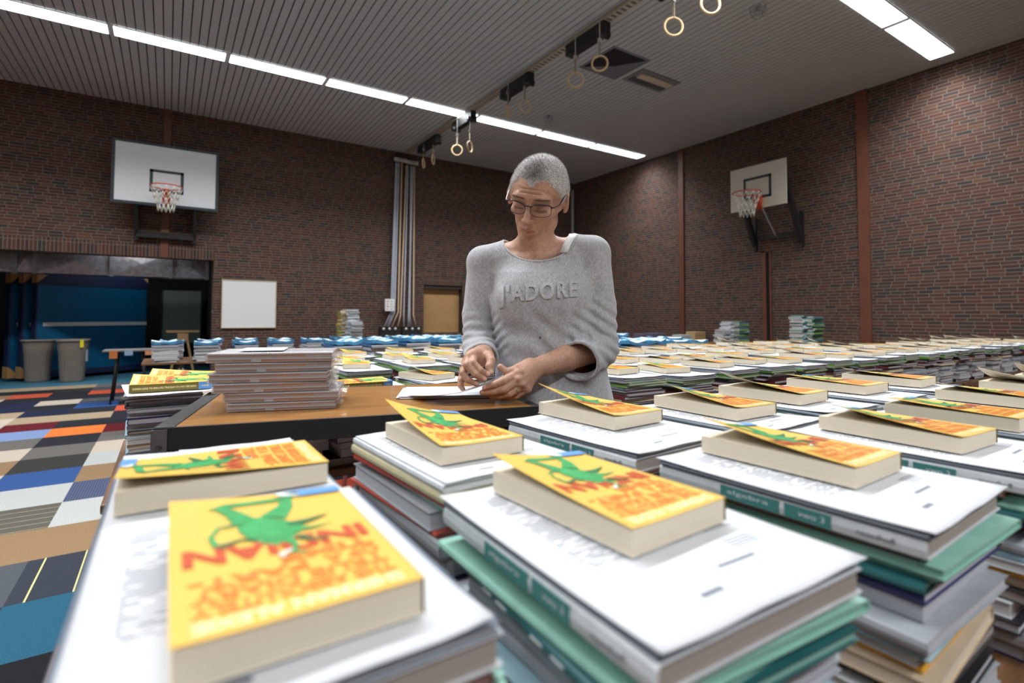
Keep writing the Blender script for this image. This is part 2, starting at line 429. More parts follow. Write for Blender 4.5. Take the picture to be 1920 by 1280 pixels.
# ---- basketball hoops
white = pm('white_board_paint', srgb(214, 216, 218), .45); cream = pm('cream_board_paint', srgb(200, 194, 178), .5)
green_edge = pm('dark_green_edge', srgb(34, 46, 52), .5); orange = pm('orange_hoop_paint', srgb(196, 74, 40), .4); blackm = pm('black_steel', srgb(26, 28, 28), .45)
netm = pm('white_net_cord', (.72, .70, .62), .8); silver = pm('silver_bolt', (.6, .6, .6), .3, .8)
def hoop(label, c, rz, w, h, face, square, rimc, wallgap, zfoot, frame_x, style):
    """local: x along the board, -y into the hall; c = board centre"""
    t = empty('basketball_hoop', c, rz, label, 'basketball hoop')
    m = MB(); m.box((-w/2, 0, -h/2), (w/2, .03, h/2)); 
    if style == 0:
        for x in (-w*.31, w*.33):
            for z in (h*.33, h*.13, -h*.12, -h*.33): m.cbox((x, -.003, z), (.014, .008, .014), 1)
    m.obj('backboard', [face, silver], t)
    if style == 0:
        m = MB(); e = .045
        m.box((-w/2-e, -.004, -h/2-e), (w/2+e, .034, -h/2)); m.box((-w/2-e, -.004, h/2), (w/2+e, .034, h/2+e)); m.box((-w/2-e, -.004, -h/2), (-w/2, .034, h/2)); m.box((w/2, -.004, -h/2), (w/2+e, .034, h/2))
        m.obj('board_edge', green_edge, t)
    sx0, sx1, sz0, sz1 = square; e = .045
    m = MB(); y0, y1 = -.004, .001
    m.box((sx0, y0, sz0), (sx1, y1, sz0+e)); m.box((sx0, y0, sz1-e), (sx1, y1, sz1)); m.box((sx0, y0, sz0), (sx0+e, y1, sz1)); m.box((sx1-e, y0, sz0), (sx1, y1, sz1))
    m.obj('target_square', green_edge, t)
    rx, rz_ = rimc; R = .225; ry = -.15-R
    m = MB(); m.tube([(rx+R*math.cos(a), ry+R*math.sin(a), rz_) for a in np.linspace(0, 2*PI, 36, endpoint=False)], .010, 8, closed=True)
    m.box((rx-.055, -.16, rz_-.015), (rx+.055, 0, rz_-.0)); m.add([(rx-.055, -.005, rz_-.02), (rx+.055, -.005, rz_-.02), (rx+.055, -.005, rz_-.24), (rx-.055, -.005, rz_-.24), (rx-.055, -.15, rz_-.02), (rx+.055, -.15, rz_-.02)],
        [(0, 1, 2, 3), (0, 3, 4), (1, 5, 2), (4, 3, 2, 5)])
    m.obj('rim', orange, t)
    m = MB(); nn = 12
    def P(i, k):
        a = 2*PI*i/nn; rr = R*(1-.48*min(1, k/3.2)); return (rx+rr*math.cos(a), ry+rr*math.sin(a), rz_-.012-k*.098)
    for k in range(4):
        for i in range(nn):
            j = i+(k % 2)*.5
            m.tube([P(j, k), P(j+.5, k+1)], .0048, 5); m.tube([P(j, k), P(j-.5, k+1)], .0048, 5)
    m.obj('net', netm, t)
    m = MB(); g = wallgap-.035
    if style == 0:
        for x in frame_x:
            m.bar((x, .06, h*.2), (x, .06, -h/2-.06), .05, .05); m.bar((x, .06, -h/2-.03), (x, g-.04, zfoot), .05, .05); m.bar((x, g-.03, zfoot-.08), (x, g-.03, .4), .06, .06)
            m.bar((x, .06, h*.2), (x, g-.03, .4), .04, .04)
        m.bar((frame_x[0], g-.06, zfoot), (frame_x[1], g-.06, zfoot), .05, .06); m.bar((frame_x[0], g-.05, zfoot+.07), (frame_x[1], g-.05, zfoot+.07), .03, .03)
    else:
        for x in frame_x:
            m.bar((x, .06, h*.1), (x+.02, g-.05, zfoot), .07, .10); m.bar((x, .05, h*.35), (x, .05, -h/2), .05, .05); m.bar((x+.02, g-.03, zfoot-.12), (x+.02, g-.03, zfoot+.5), .06, .05)
        m.bar((frame_x[0], g-.06, zfoot+.12), (frame_x[1], g-.06, zfoot+.12), .04, .05)
        m.bar((frame_x[0]+.5*(frame_x[1]-frame_x[0]), .1, -h/2+.02), (frame_x[0]+.5*(frame_x[1]-frame_x[0]), g-.06, zfoot+.12), .018, .018, 1)
    m.obj('wall_bracket', [blackm, silver], t)
    return t
YB = 10.55
q = [yw(*p, YB) for p in ((217.7, 263.4), (406.3, 290.3), (402.4, 391.8), (212.3, 372.9))]
c = sum(q)/4; w = (q[1][0]-q[0][0]+q[2][0]-q[3][0])/2; h = (q[0][2]+q[1][2]-q[2][2]-q[3][2])/2
sq = [yw(*p, YB) for p in ((281, 316.5), (345, 324), (343, 365), (280, 359))]
rc = yw(312, 372, YB)
hoop('wide white basketball backboard with dark green edge above the store room opening', c, 0, w, h, white,
     (sq[0][0]-c[0], sq[1][0]-c[0], (sq[3][2]+sq[2][2])/2-c[2], (sq[0][2]+sq[1][2])/2-c[2]), (rc[0]-c[0], -.27*h), 11-YB, 2.52-c[2], (-.42, .42), 0)
XB = 8.62
q = [xw(*p, XB) for p in ((1369, 321.4), (1472.8, 295.3), (1474.7, 380), (1371, 400))]
c = sum(q)/4; w = (q[0][1]-q[1][1]+q[3][1]-q[2][1])/2; h = (q[0][2]+q[1][2]-q[2][2]-q[3][2])/2
# local x runs from large y (picture left) to small y: rz = -90 degrees
sq = [xw(*p, XB) for p in ((1394, 336), (1446, 325), (1446, 368), (1396, 376))]
rc = xw(1424, 378, XB)
hoop('cream basketball backboard with an orange rim on the long brick wall', c, -PI/2, w, h, cream,
     (c[1]-sq[0][1], c[1]-sq[1][1], (sq[2][2]+sq[3][2])/2-c[2], (sq[0][2]+sq[1][2])/2-c[2]), (c[1]-rc[1], -.22*h), XW-XB, 2.50-c[2], (-.40, .46), 1)

# ---- white board, notice, ropes and lock boxes on the back wall
a, b = yw(418, 525, 10.97), yw(515.5, 613, 10.97)
t = empty('whiteboard', ((a[0]+b[0])/2, 10.995, (a[2]+b[2])/2), 0, 'blank white board hanging on the brick wall beside the opening', 'whiteboard')
w, h = b[0]-a[0], a[2]-b[2]
m = MB(); m.box((-w/2, -.02, -h/2), (w/2, 0, h/2)); m.obj('writing_surface', pm('whiteboard_enamel', (.80, .81, .82), .3), t)
m = MB(); e = .015
for q in (((-w/2-e, -.028, -h/2-e), (w/2+e, 0, -h/2)), ((-w/2-e, -.028, h/2), (w/2+e, 0, h/2+e)), ((-w/2-e, -.028, -h/2), (-w/2, 0, h/2)), ((w/2, -.028, -h/2), (w/2+e, 0, h/2))): m.box(*q)
m.obj('board_rim', pm('pale_wood_rim', srgb(200, 190, 160), .5), t)
a, b = yw(722.5, 560, 10.8), yw(739.5, 583, 10.8)
m = MB(); m.box((a[0], 10.8, b[2]), (b[0], 10.83, a[2])); m.box((a[0]+.08, 10.83, b[2]+.05), (b[0]-.1, 11.0, b[2]+.07), 1)
for i in range(4): m.box((a[0]+.03, 10.798, b[2]+.03+i*.055), (a[0]+.06+.02*(i % 2), 10.8, b[2]+.05+i*.055), 2); m.box((b[0]-.09, 10.798, b[2]+.03+i*.055), (b[0]-.04, 10.8, b[2]+.045+i*.055), 1)
tag(m.obj('notice_sign', [pm('notice_white', (.8, .8, .8), .5), pm('notice_grey', (.35, .35, .37), .5), pm('notice_red', (.55, .12, .08), .5)]), 'small white instruction sign fixed in front of the hoist ropes', 'sign')
lb = pm('black_lock_box', (.02, .02, .022), .5); knob = pm('white_knob', (.8, .8, .8), .4)
for nm, pa, pb in (('under the notice sign', (713, 612), (746, 632)), ('beside the hatch', (754.5, 612), (790, 632))):
    a, b = yw(*pa, 10.9), yw(*pb, 10.9)
    t = empty('rope_lock_box', ((a[0]+b[0])/2, 10.99, .55), 0, 'black rope lock box with three white knobs on the wall, %s' % nm, 'box', 'rope lock boxes on the wall')
    w = b[0]-a[0]; zt = a[2]-.55
    m = MB(); m.box((-w/2, -.1, 0), (w/2, 0, zt)); m.obj('box_body', lb, t, bevel=.006)
    for i in (-1, 0, 1):
        m = MB(); m.lathe((0, 0, 0), [(0, .03), (.022, .028), (.028, .012), (.02, 0)], 12)
        o = m.obj('knob', knob, t, (i*w*.33, -.10, zt-.05)); o.rotation_euler = (PI/2, 0, 0)
rb = pm('blue_white_rope', srgb(176, 180, 190), .8, var=.35, scale=120); rtan = pm('tan_rope', srgb(206, 178, 148), .8, var=.2, scale=120)
ropes = [((742.5, 305), (733, 585), (721, 612), rb), ((748, 305), (740, 585), (729, 612), rb), ((753.5, 305), (746.5, 585), (735, 612), rtan),
         ((762, 310), (751, 590), (746, 612), rtan), ((765, 310), (757, 590), (757.5, 612), rb), ((770.5, 311), (768, 590), (769.5, 612), rb), ((777, 312), (775, 590), (780, 612), rtan), ((744.5, 305), (736.5, 585), (726, 612), rb), ((774, 312), (766, 590), (765.5, 612), rb)]
for i, (p, q_, r_, mt) in enumerate(ropes):
    a, b, c_ = yw(*p, 10.88), yw(*q_, 10.88), yw(*r_, 10.88)
    m = MB(); m.tube([a, b, c_], .017, 8)
    tag(m.obj('hoist_rope', mt), '%s hoist rope running down the brick wall, %s from the hatch' % ('tan' if mt is rtan else 'blue and white', nth(8-i)), 'rope', 'hoist ropes on the brick wall')
pal = pm('pale_pulley', srgb(200, 196, 180), .5)
for k, (pa, pb) in enumerate((((741.5, 296), (761, 303)), ((764, 301), (782, 308)))):
    a, b = yw(*pa, 10.86), yw(*pb, 10.86)
    m = MB(); z = (a[2]+b[2])/2
    for i in range(3):
        x = a[0]+(b[0]-a[0])*(i+.5)/3; m.tube([(x-.06, 10.87, z), (x+.06, 10.87, z)], .045, 14)
    m.box((a[0], 10.87, z+.03), (b[0], 11.0, z+.06), 1)
    tag(m.obj('rope_pulley', [pal, blackm]), 'pale rope pulley block under the ceiling, %s the notice sign' % ('above' if k == 0 else 'further from'), 'pulley', 'rope pulleys')

# ---- rings hanging from beams on a ceiling track
XT = 4.37
m = MB(); m.box((XT-.06, -3.0, ZC-.06), (XT+.06, 10.85, ZC-.02))
y = -2.9
while y < 10.8: m.box((XT-.04, y, ZC-.064), (XT+.04, y+.03, ZC-.058), 1); y += .08
tag(m.obj('ceiling_track', [pm('beige_track', srgb(176, 166, 146), .6), pm('track_slot', (.12, .11, .1), .8)]), 'beige slotted track running along the ceiling above the rings', 'track')
beams = [((1067, 68), (1138, 26), 'next to the air vents'), ((943.5, 150), (996, 122), 'second from the air vents'), ((853, 218), (888, 193), 'under the long light row'), ((788, 258), (822, 241), 'next to the brick wall')]
wood = pm('ring_wood', srgb(206, 176, 132), .45); strap = pm('strap_webbing', srgb(150, 140, 120), .8); chrome = pm('ring_buckle', (.65, .65, .62), .3, .9)
for pa, pb, nm in beams:
    a, b = xw(*pa, XT), xw(*pb, XT); y0, y1 = sorted((a[1], b[1])); 
    m = MB(); m.box((XT-.055, y0, ZC-.22), (XT+.055, y1, ZC-.065))
    for y in (y0+.06, y1-.06): m.tube([(XT-.08, y, ZC-.2), (XT+.08, y, ZC-.2)], .045, 12)
    tag(m.obj('ring_hoist', blackm), 'black steel hoist box under the ceiling track, %s' % nm, 'hoist', 'hoist boxes on the ceiling track')
a = 3.05; m = MB(); m.box((XT-.055, a, ZC-.22), (XT+.055, a+.75, ZC-.065)); tag(m.obj('ring_hoist', blackm), 'black steel hoist box above the two rings at the top edge', 'hoist', 'hoist boxes on the ceiling track')
rings = [(1079, 150, 84, 1.0, 6.50, 'pair next to the air vents, further one'), (1124.5, 119, 52, 1.0, 6.28, 'pair next to the air vents, nearer one'), (984, 199.5, 136, .85, 7.75, 'second pair, nearer one'),
         (952.5, 208, 158, .25, 7.95, 'second pair, seen edge on'), (857, 281.5, 215, 1.0, 9.40, 'lit pair under the long light row, larger looking one'), (881, 275, 205, .45, 9.20, 'lit pair under the long light row, turned one'),
         (794, 306, 263, .25, 10.75, 'pair by the brick wall, farther one'), (812, 299, 252, .28, 10.5, 'pair by the brick wall, nearer one'), (1263, 50, -30, .95, 5.35, 'pair at the top of the view, whole one'), (1332, 8, -70, .9, 5.0, 'pair at the top of the view, cut off one')]
for px, py, ptop, flat, dep, nm in rings:
    c = pd(px, py, dep); top = ZC-.12
    R = .092
    t = empty('gym_ring', (c[0], c[1], c[2]), 0, 'wooden gym ring on a strap, %s' % nm, 'gym ring', 'gym rings hanging from the ceiling')
    # facing: flat=1 faces the camera
    fa = math.atan2(c[0], c[1])          # camera bearing
    yawr = -fa + math.acos(min(1, flat))
    m = MB(); m.tube([(R*math.cos(x)*math.cos(yawr), R*math.cos(x)*math.sin(yawr), R*math.sin(x)) for x in np.linspace(0, 2*PI, 32, endpoint=False)], .0125, 8, closed=True)
    m.obj('ring', wood, t)
    m = MB(); m.bar((0, 0, R-.01), (0, 0, R+.17), .028, .012); m.obj('leather_loop', strap, t)
    m = MB(); m.bar((0, 0, R+.16), (0, 0, top-c[2]), .016, .006); m.cbox((0, 0, R+.19), (.04, .03, .05)); m.obj('strap', chrome, t)

# ---- air vents and cages in the ceiling
vg = pm('vent_grey', srgb(120, 120, 126), .6); vd = pm('vent_dark', (.012, .012, .012), .9)
c = hz(1152, 118, ZC); s = .33
m = MB()
for q in (((-s-.03, -s-.03, -.02), (s+.03, -s, -.008)), ((-s-.03, s, -.02), (s+.03, s+.03, -.008)), ((-s-.03, -s, -.02), (-s, s, -.008)), ((s, -s, -.02), (s+.03, s, -.008))): m.box(*q)
m.add([(-s, -s, -.012), (s, -s, -.012), (s, s, -.012), (-s, s, -.012), (0, 0, -.05)], [(0, 4, 1), (0, 3, 4)], 1); m.add([(s, -s, -.012), (s, s, -.012), (-s, s, -.012), (0, 0, -.05)], [(0, 3, 1), (1, 3, 2)], 0)  # camera-side quadrants dark: shade between the louvres put into the colour
for k in range(1, 6):
    w_ = s*k/6; m.bar((w_, -w_, -.05+.038*k/6-.004), (w_, w_, -.05+.038*k/6-.004), .012, .008); m.bar((w_, w_, -.05+.038*k/6-.004), (-w_, w_, -.05+.038*k/6-.004), .012, .008)
tag(m.obj('ceiling_vent', [vg, vd], None, (c[0], c[1], ZC), 0), 'square louvred ceiling vent behind the rings', 'vent')
c = hz(1222, 150, ZC)
t = empty('ceiling_vent', (c[0], c[1], ZC-.01), 0, 'long slotted ceiling unit with a pale beige cover beside the square vent', 'vent')
m = MB(); m.box((-.42, -.21, -.012), (.42, .21, -.002)); m.obj('vent_frame', vg, t)
m = MB(); m.box((-.36, .02, -.016), (.36, .15, -.011)); m.obj('dark_slot', vd, t)
m = MB()
for i in range(14): m.box((-.35+i*.05, .02, -.03), (-.34+i*.05, .15, -.014))
m.obj('louvre', vg, t)
m = MB(); m.box((-.34, -.13, -.045), (.34, .0, -.011)); m.obj('pale_cover', pm('beige_cover', srgb(196, 182, 158), .5), t, bevel=.01)
for px, py, nm in ((1029, 216, 'beside the second pair of rings'), (1421, 12, 'between the rings and the near light row')):
    c = hz(px, py, ZC); m = MB()
    for k in range(8):
        a = k*PI/4; m.tube([(.09*math.cos(a), .09*math.sin(a), 0), (.075*math.cos(a), .075*math.sin(a), -.09), (.03*math.cos(a), .03*math.sin(a), -.13)], .004, 5)
    m.tube([(.085*math.cos(a), .085*math.sin(a), -.05) for a in np.linspace(0, 2*PI, 20, endpoint=False)], .004, 5, closed=True)
    m.lathe((0, 0, 0), [(.03, 0), (.04, -.04), (0, -.05)], 12)
    tag(m.obj('smoke_detector', pm('cage_grey', (.3, .3, .3), .5), None, (c[0], c[1], ZC-.01), 0), 'small caged smoke detector on the ceiling, %s' % nm, 'smoke detector', 'caged detectors on the ceiling')

# ---- store room contents
galv = NT('galvanised_duct'); galv.b.inputs['Metallic'].default_value = .7; galv.b.inputs['Roughness'].default_value = .24
gn = galv.noise(galv.coord(), 14, 5, .7); galv.col(galv.ramp(gn, [(.3, (.20, .21, .23)), (.7, (.40, .42, .46))])); galv = galv.mat
YD = 11.55; t = empty('ventilation_duct', (0, YD, 2.0), 0, 'galvanised metal air duct with cross creased panels hanging in the store room', 'duct')
z0, z1 = yw(150, 514, YD)[2]-2.0, 2.30-2.0
edges = [-3.4, -2.1, yw(65, 480, YD)[0], yw(210, 490, YD)[0], yw(320, 500, YD)[0], yw(388, 505, YD)[0]]
m = MB()
for a, b in zip(edges[:-1], edges[1:]):
    cx, cz = (a+b)/2, (z0+z1)/2
    m.add([(a, 0, z0), (b, 0, z0), (b, 0, z1), (a, 0, z1), (cx, -.035, cz)], [(0, 1, 4), (1, 2, 4), (2, 3, 4), (3, 0, 4)])
m.box((edges[0], .0, z0), (edges[-1], .5, z1)); m.obj('duct_panel', galv, t)
for x in edges[1:]:
    m = MB(); m.box((x-.03, -.03, z0-.02), (x+.03, .02, z1+.02)); m.obj('duct_flange', galv, t)
matblue = pm('blue_mat_vinyl', srgb(0, 84, 122), .42, var=.06, scale=3); navy = pm('navy_mat_edge', srgb(22, 36, 70), .5); tanp = pm('tan_corner_patch', srgb(170, 130, 80), .6); stripe = pm('white_mat_stripe', srgb(190, 196, 200), .5)
a = yw(64, 700, 12.2); b = yw(272, 695, 13.3)
ang = math.atan2(b[1]-a[1], b[0]-a[0]); Lm = math.hypot(b[0]-a[0], b[1]-a[1])
for k, nm in enumerate(('front one with a white stripe', 'middle one, only its edge showing', 'rear one, only its edge showing')):
    ox = a[0]-math.sin(ang)*.16*k-.10*k; oy = a[1]+math.cos(ang)*.16*k-.02
    t = empty('gym_mat', (ox, oy, .06), ang, 'tall blue gym mat upright in the store room, %s' % nm, 'gym mat', 'blue gym mats in the store room')
    H_ = 1.86
    m = MB(); m.box((.0, 0, .0), (Lm, .14, H_), 0); m.box((-.002, -.004, H_-.24), (Lm+.002, .144, H_+.003), 1); m.box((-.002, -.004, -.002), (Lm+.002, .144, .12), 1); m.box((-.004, -.004, 0), (.03, .144, H_), 1)
    m.obj('mat_body', [matblue, navy], t, bevel=.02)
    m = MB(); m.box((.10, -.010, H_*.485), (Lm, -.004, H_*.485+.07)); m.obj('mat_stripe', stripe, t)
    for x in (0, Lm):
        for z in (0, H_):
            sx = 1 if x == 0 else -1; sz = 1 if z == 0 else -1; s_ = .2 if x == 0 else .09
            m = MB(); m.add([(x-.006*sx, -.008, z), (x+sx*s_, -.008, z), (x-.006*sx, -.008, z+sz*s_), (x-.006*sx, .15, z), (x-.006*sx, .15, z+sz*s_)], [(0, 1, 2), (0, 2, 4, 3)]); m.obj('corner_patch', tanp, t)
m = MB(); a, b = yw(307, 544, 14.2), yw(375, 618, 14.2)
m.box((a[0], 14.2, b[2]-.3), (b[0], 14.24, a[2]), 0); m.box((a[0]-.03, 14.19, .0), (a[0], 14.26, a[2]+.02), 1); m.box((b[0], 14.19, .0), (b[0]+.03, 14.26, a[2]+.02), 1)
tag(m.obj('chalkboard', [pm('grey_green_board', srgb(112, 124, 120), .6), blackm]), 'grey green chalkboard standing at the back of the store room', 'chalkboard')
pw = pm('pale_wood', srgb(190, 150, 104), .6)
c = yw(343, 619, 12.4)
t = empty('wooden_trestle', (c[0], c[1], 0), 0, 'pale wooden trestle standing in the store room before the chalkboard', 'trestle')
m = MB(); m.box((-.28, -.06, c[2]-.04), (.28, .06, c[2])); m.obj('top_rail', pw, t)
m = MB(); m.box((-.09, -.04, c[2]-.22), (.09, .04, c[2]-.04)); m.bar((-.08, 0, c[2]-.2), (-.2, 0, 0), .05, .04); m.bar((.08, 0, c[2]-.2), (.2, 0, 0), .05, .04); m.obj('trestle_leg', pw, t)
# two unseen lamps, added to brighten the duct and the mats
lm_ = empty('ceiling_light', (-.55, 11.42, 2.585), 0, 'small added unseen lamp on the store room ceiling behind the brick lintel', 'light')
m = MB(); m.box((-.3, -.05, 0), (.3, .05, .012)); m.obj('lamp_housing', housing, lm_)
m = MB(); m.box((-.28, -.04, -.012), (.28, .04, 0)); m.obj('diffuser', emis('added_duct_glow', (.85, .93, 1), 9.0), lm_)
lm_ = empty('ceiling_light', (-.45, 12.45, 2.585), 0, 'small added unseen lamp on the store room ceiling above the blue mats', 'light')  # second added lamp, lifts the mats that the duct keeps dark
m = MB(); m.box((-.3, -.05, 0), (.3, .05, .012)); m.obj('lamp_housing', housing, lm_)
m = MB(); m.box((-.28, -.04, -.012), (.28, .04, 0)); m.obj('diffuser', emis('added_mat_glow', (.85, .93, 1), 6.0), lm_)
# ---- bins
def sq_lathe(m, prof, sx, sy, n=40, e=.55):
    vs = []
    for r, z in prof:
        for j in range(n):
            a = 2*PI*j/n; c_, s_ = math.cos(a), math.sin(a)
            vs.append((r*sx*math.copysign(abs(c_)**e, c_), r*sy*math.copysign(abs(s_)**e, s_), z))
    m.add(vs, [(i*n+j, i*n+(j+1) % n, (i+1)*n+(j+1) % n, (i+1)*n+j) for i in range(len(prof)-1) for j in range(n)], 0, True)
binm = pm('taupe_bin_plastic', srgb(132, 122, 112), .55, var=.06, scale=40)
for k, (px0, px1, nm) in enumerate(((38, 98, 'farther from the yellow label'), (106, 160, 'with a yellow label on its rim'))):
    cc = hz((px0+px1)/2, 716, 0); wd = .36 if k == 0 else .335
    t = empty('waste_bin', (cc[0], cc[1]+.12, 0), 0, 'tall taupe plastic waste bin before the blue mats, %s' % nm, 'waste bin', 'taupe waste bins by the store room')
    Hb = .735
    m = MB(); prof = [(0, .0), (.168, 0), (.175, .02), (.207, .52), (.212, .53), (.217, .60), (.232, .70), (.236, .705)]
    sq_lathe(m, [(r*1.02, z) for r, z in prof], .93, .82)
    for x in (-.10, .10): m.bar((x, -.150, .10), (x*1.15, -.176, .50), .012, .012)
    m.box((-.05, -.154, .115), (.05, -.12, .13))
    m.obj('bin_body', binm, t)
    m = MB(); sq_lathe(m, [(.232, .70), (.25, .70), (.252, .735), (.235, .737), (.222, .70), (.15, .05)], .94, .84); m.obj('bin_rim', binm, t)
    if k == 1:
        m = MB(); m.box((.115, -.214, .60), (.165, -.200, .73)); m.obj('yellow_label', pm('yellow_label', srgb(226, 216, 40), .5), t)
        m = MB(); m.box((.186, -.12, .35), (.214, .0, .55)); m.obj('grey_sticker', pm('grey_sticker', srgb(150, 155, 165), .5), t)
# ================================================================ TABLES
tube_m = pm('grey_table_tube', srgb(150, 152, 154), .35, .6); table_wood = NT('brown_table_top'); co = table_wood.coord()
mp = table_wood.new('ShaderNodeMapping'); mp.inputs['Scale'].default_value = (3, 40, 40); table_wood.l.new(co, mp.inputs[0])
table_wood.col(table_wood.ramp(table_wood.noise(mp.outputs[0], 3, 5), [(.3, srgb(92, 64, 42)), (.7, srgb(128, 92, 62))])); table_wood.b.inputs['Roughness'].default_value = .45
table_wood = table_wood.mat
edge_m = pm('brown_table_edge', srgb(104, 74, 50), .5)
def table(x0, x1, y0, y1, z, label, trestle=False, legm=None, group='folding tables under the book stacks', topm=None):
    cx, cy, w, d = (x0+x1)/2, (y0+y1)/2, x1-x0, y1-y0
    t = empty('folding_table', (cx, cy, 0), 0, label, 'table', group)
    m = MB(); m.box((-w/2, -d/2, z-.022), (w/2, d/2, z)); m.obj('table_top', topm or table_wood, t, bevel=.004)
    legm = legm or tube_m
    if trestle:
        for sx in (-1, 1):
            for sy in (-1, 1):
                m = MB(); a = (sx*(w/2-.35), sy*(d/2-.06), z-.03)
                m.tube([a, (sx*(w/2-.35)-.22, sy*(d/2-.06), 0)], .014, 8); m.tube([a, (sx*(w/2-.35)+.22, sy*(d/2-.06), 0)], .014, 8); m.tube([(sx*(w/2-.35)-.12, sy*(d/2-.06), z*.5), (sx*(w/2-.35)+.12, sy*(d/2-.06), z*.5)], .010, 6)
                m.obj('leg', legm, t)
    else:
        for sx in (-1, 1):
            for sy in (-1, 1):
                m = MB(); m.tube([(sx*(w/2-.16), sy*(d/2-.05), z-.022), (sx*(w/2-.10), sy*(d/2-.03), 0)], .013, 10); m.obj('leg', legm, t)
            m = MB(); m.tube([(sx*(w/2-.16), -(d/2-.05), z-.04), (sx*(w/2-.16), d/2-.05, z-.04)], .012, 8); m.obj('cross_rail', legm, t)
    return t
TZ = .715
table(-.115, 1.36, .13, .93, TZ, 'brown folding table under the stacks closest to the camera')
table(1.39, 3.05, .13, .93, TZ, 'brown folding table continuing the front row of stacks toward the hoop wall')
TZ2 = .735
table(-.115, 1.20, 1.47, 2.20, TZ2, 'brown folding table reaching under the wooden desk, with book stacks behind it')
for i, (a, b) in enumerate(((1.38, 3.0), (3.03, 4.65), (4.68, 6.3), (6.33, 7.95))):
    table(a, b, 1.36, 2.12, TZ2-.04, 'brown folding table under the second row of stacks, %s from the desk' % nth(i))
for i, (a, b) in enumerate(((.62, 2.2), (2.23, 3.8), (3.83, 5.4))):
    table(a, b, 2.42, 3.12, TZ2-.04, 'brown folding table under the third row of stacks, %s from its end behind the desk' % nth(i))
for i, (a, b) in enumerate(((.85, 2.5), (2.53, 4.7))):
    table(a, b, 3.36, 4.06, TZ2-.04, 'brown folding table under the fourth row of stacks, %s from its end behind the desk' % nth(i))
for i, (a, b) in enumerate(((1.1, 2.9), (2.93, 4.7))):
    table(a, b, 4.48, 5.2, TZ2-.04, 'brown folding table under the nearer blue topped stacks, %s one along' % nth(i), True)
for i, (a, b) in enumerate(((-.22, 1.75), (1.78, 3.75), (3.78, 5.75))):
    table(a, b, 6.62, 7.4, .66, 'brown trestle table under the farther blue stacks, %s from the store room' % nth(i), True)
table(5.8, 7.6, 6.6, 7.3, .70, 'brown trestle table with boxes standing against the long brick wall', True)
c0, c1 = hz(1352, 652, .72), hz(1540, 655, .72)
table(6.9, 8.9, 4.2, 5.0, .70, 'brown table with tall book piles by the slit in the brick wall', True)
table(7.3, 8.9, 5.4, 6.2, .70, 'brown table with a grey and green book pile before the hoop wall', True)
tt = table(-.70, -.12, 8.55, 9.0, .70, 'narrow table with orange and blue paper tags taped to its edge', False, blackm, 'side tables', pm('grey_table_top', srgb(110, 108, 106), .5))
for k, (px0, px1, y1, cc, nm) in enumerate(((205, 220, 672, (210, 130, 70), 'orange'), (233.5, 249, 666, (150, 190, 222), 'pale blue'), (272, 288, 665, (224, 160, 120), 'salmon'))):
    a = yw(px0, 657.5, 8.54); b = yw(px1, y1, 8.54)
    m = MB(); m.box((a[0], 8.54, b[2]), (b[0], 8.546, a[2]+.0)); tag(m.obj('paper_tag', pm('tag_'+nm.replace(' ', '_'), srgb(*cc), .7)), '%s paper tag hanging from the edge of the narrow table' % nm, 'paper tag', 'paper tags on the narrow table')

# ---- the desk
wd = NT('orange_oak_top'); co = wd.coord(); mp = wd.new('ShaderNodeMapping'); mp.inputs['Scale'].default_value = (1.3, 22, 22); wd.l.new(co, mp.inputs[0])
g1 = wd.noise(mp.outputs[0], 5, 7, .65); g2 = wd.noise(mp.outputs[0], 22, 4, .6)
colr = wd.ramp(g1, [(.28, srgb(104, 64, 28)), (.45, srgb(154, 104, 48)), (.62, srgb(172, 124, 62)), (.8, srgb(132, 84, 38))])
wd.col(wd.mix(wd.ramp(g2, [(.5, (0, 0, 0)), (.72, (.45, .45, .45))]), colr, srgb(104, 66, 34))); wd.b.inputs['Roughness'].default_value = .28; wd.b.inputs['Coat Weight'].default_value = .25
wd = wd.mat
worn = pm('worn_black_edge', (.022, .020, .020), .5, var=.6, scale=60, bump=.4)
blk = pm('black_painted_angle', (.016, .017, .019), .45); gsteel = pm('bare_steel_corner', srgb(120, 122, 130), .4, .8, var=.25, scale=50)
DZ = .92
FL, FR = hz(288, 803, DZ), hz(1014, 761, DZ)
ux = FR-FL; DW = math.hypot(ux[0], ux[1]); DA = math.atan2(ux[1], ux[0]); DD = .535
t = empty('desk', (FL[0], FL[1], 0), DA, 'wooden work desk with an orange oak top and a black steel frame', 'desk')
m = MB(); m.box((.035, .006, DZ-.028), (DW-.02, DD-.006, DZ)); m.obj('desk_top', wd, t)
m = MB(); m.box((0, .0, DZ-.045), (.038, DD, DZ+.0025)); m.obj('end_edge', worn, t, bevel=.003)
m = MB(); m.box((DW-.022, 0, DZ-.045), (DW, DD, DZ+.0025)); m.obj('end_edge', worn, t, bevel=.003)
m = MB(); m.box((.0, -.004, DZ-.046), (DW, .006, DZ+.0)); m.box((0, DD-.006, DZ-.046), (DW, DD+.003, DZ)); m.box((.01, .0, DZ-.05), (.03, DD, DZ-.02)); m.obj('frame_rail', blk, t)
m = MB(); m.box((-.003, -.008, DZ-.062), (.026, .001, DZ-.003)); m.lathe((.012, -.010, DZ-.036), [(0, -.005), (.005, -.004), (.005, .0)], 10); m.obj('steel_corner', gsteel, t)
for x in (.012, DW-.03):
    for y in (.010, DD-.034):
        m = MB(); m.box((x, y, 0), (x+.026, y+.026, DZ-.046)); m.obj('leg', blk, t)
def DP(u, v, z=0.0):      # point on the desk
    return (FL[0]+math.cos(DA)*u-math.sin(DA)*v, FL[1]+math.sin(DA)*u+math.cos(DA)*v, DZ+z)

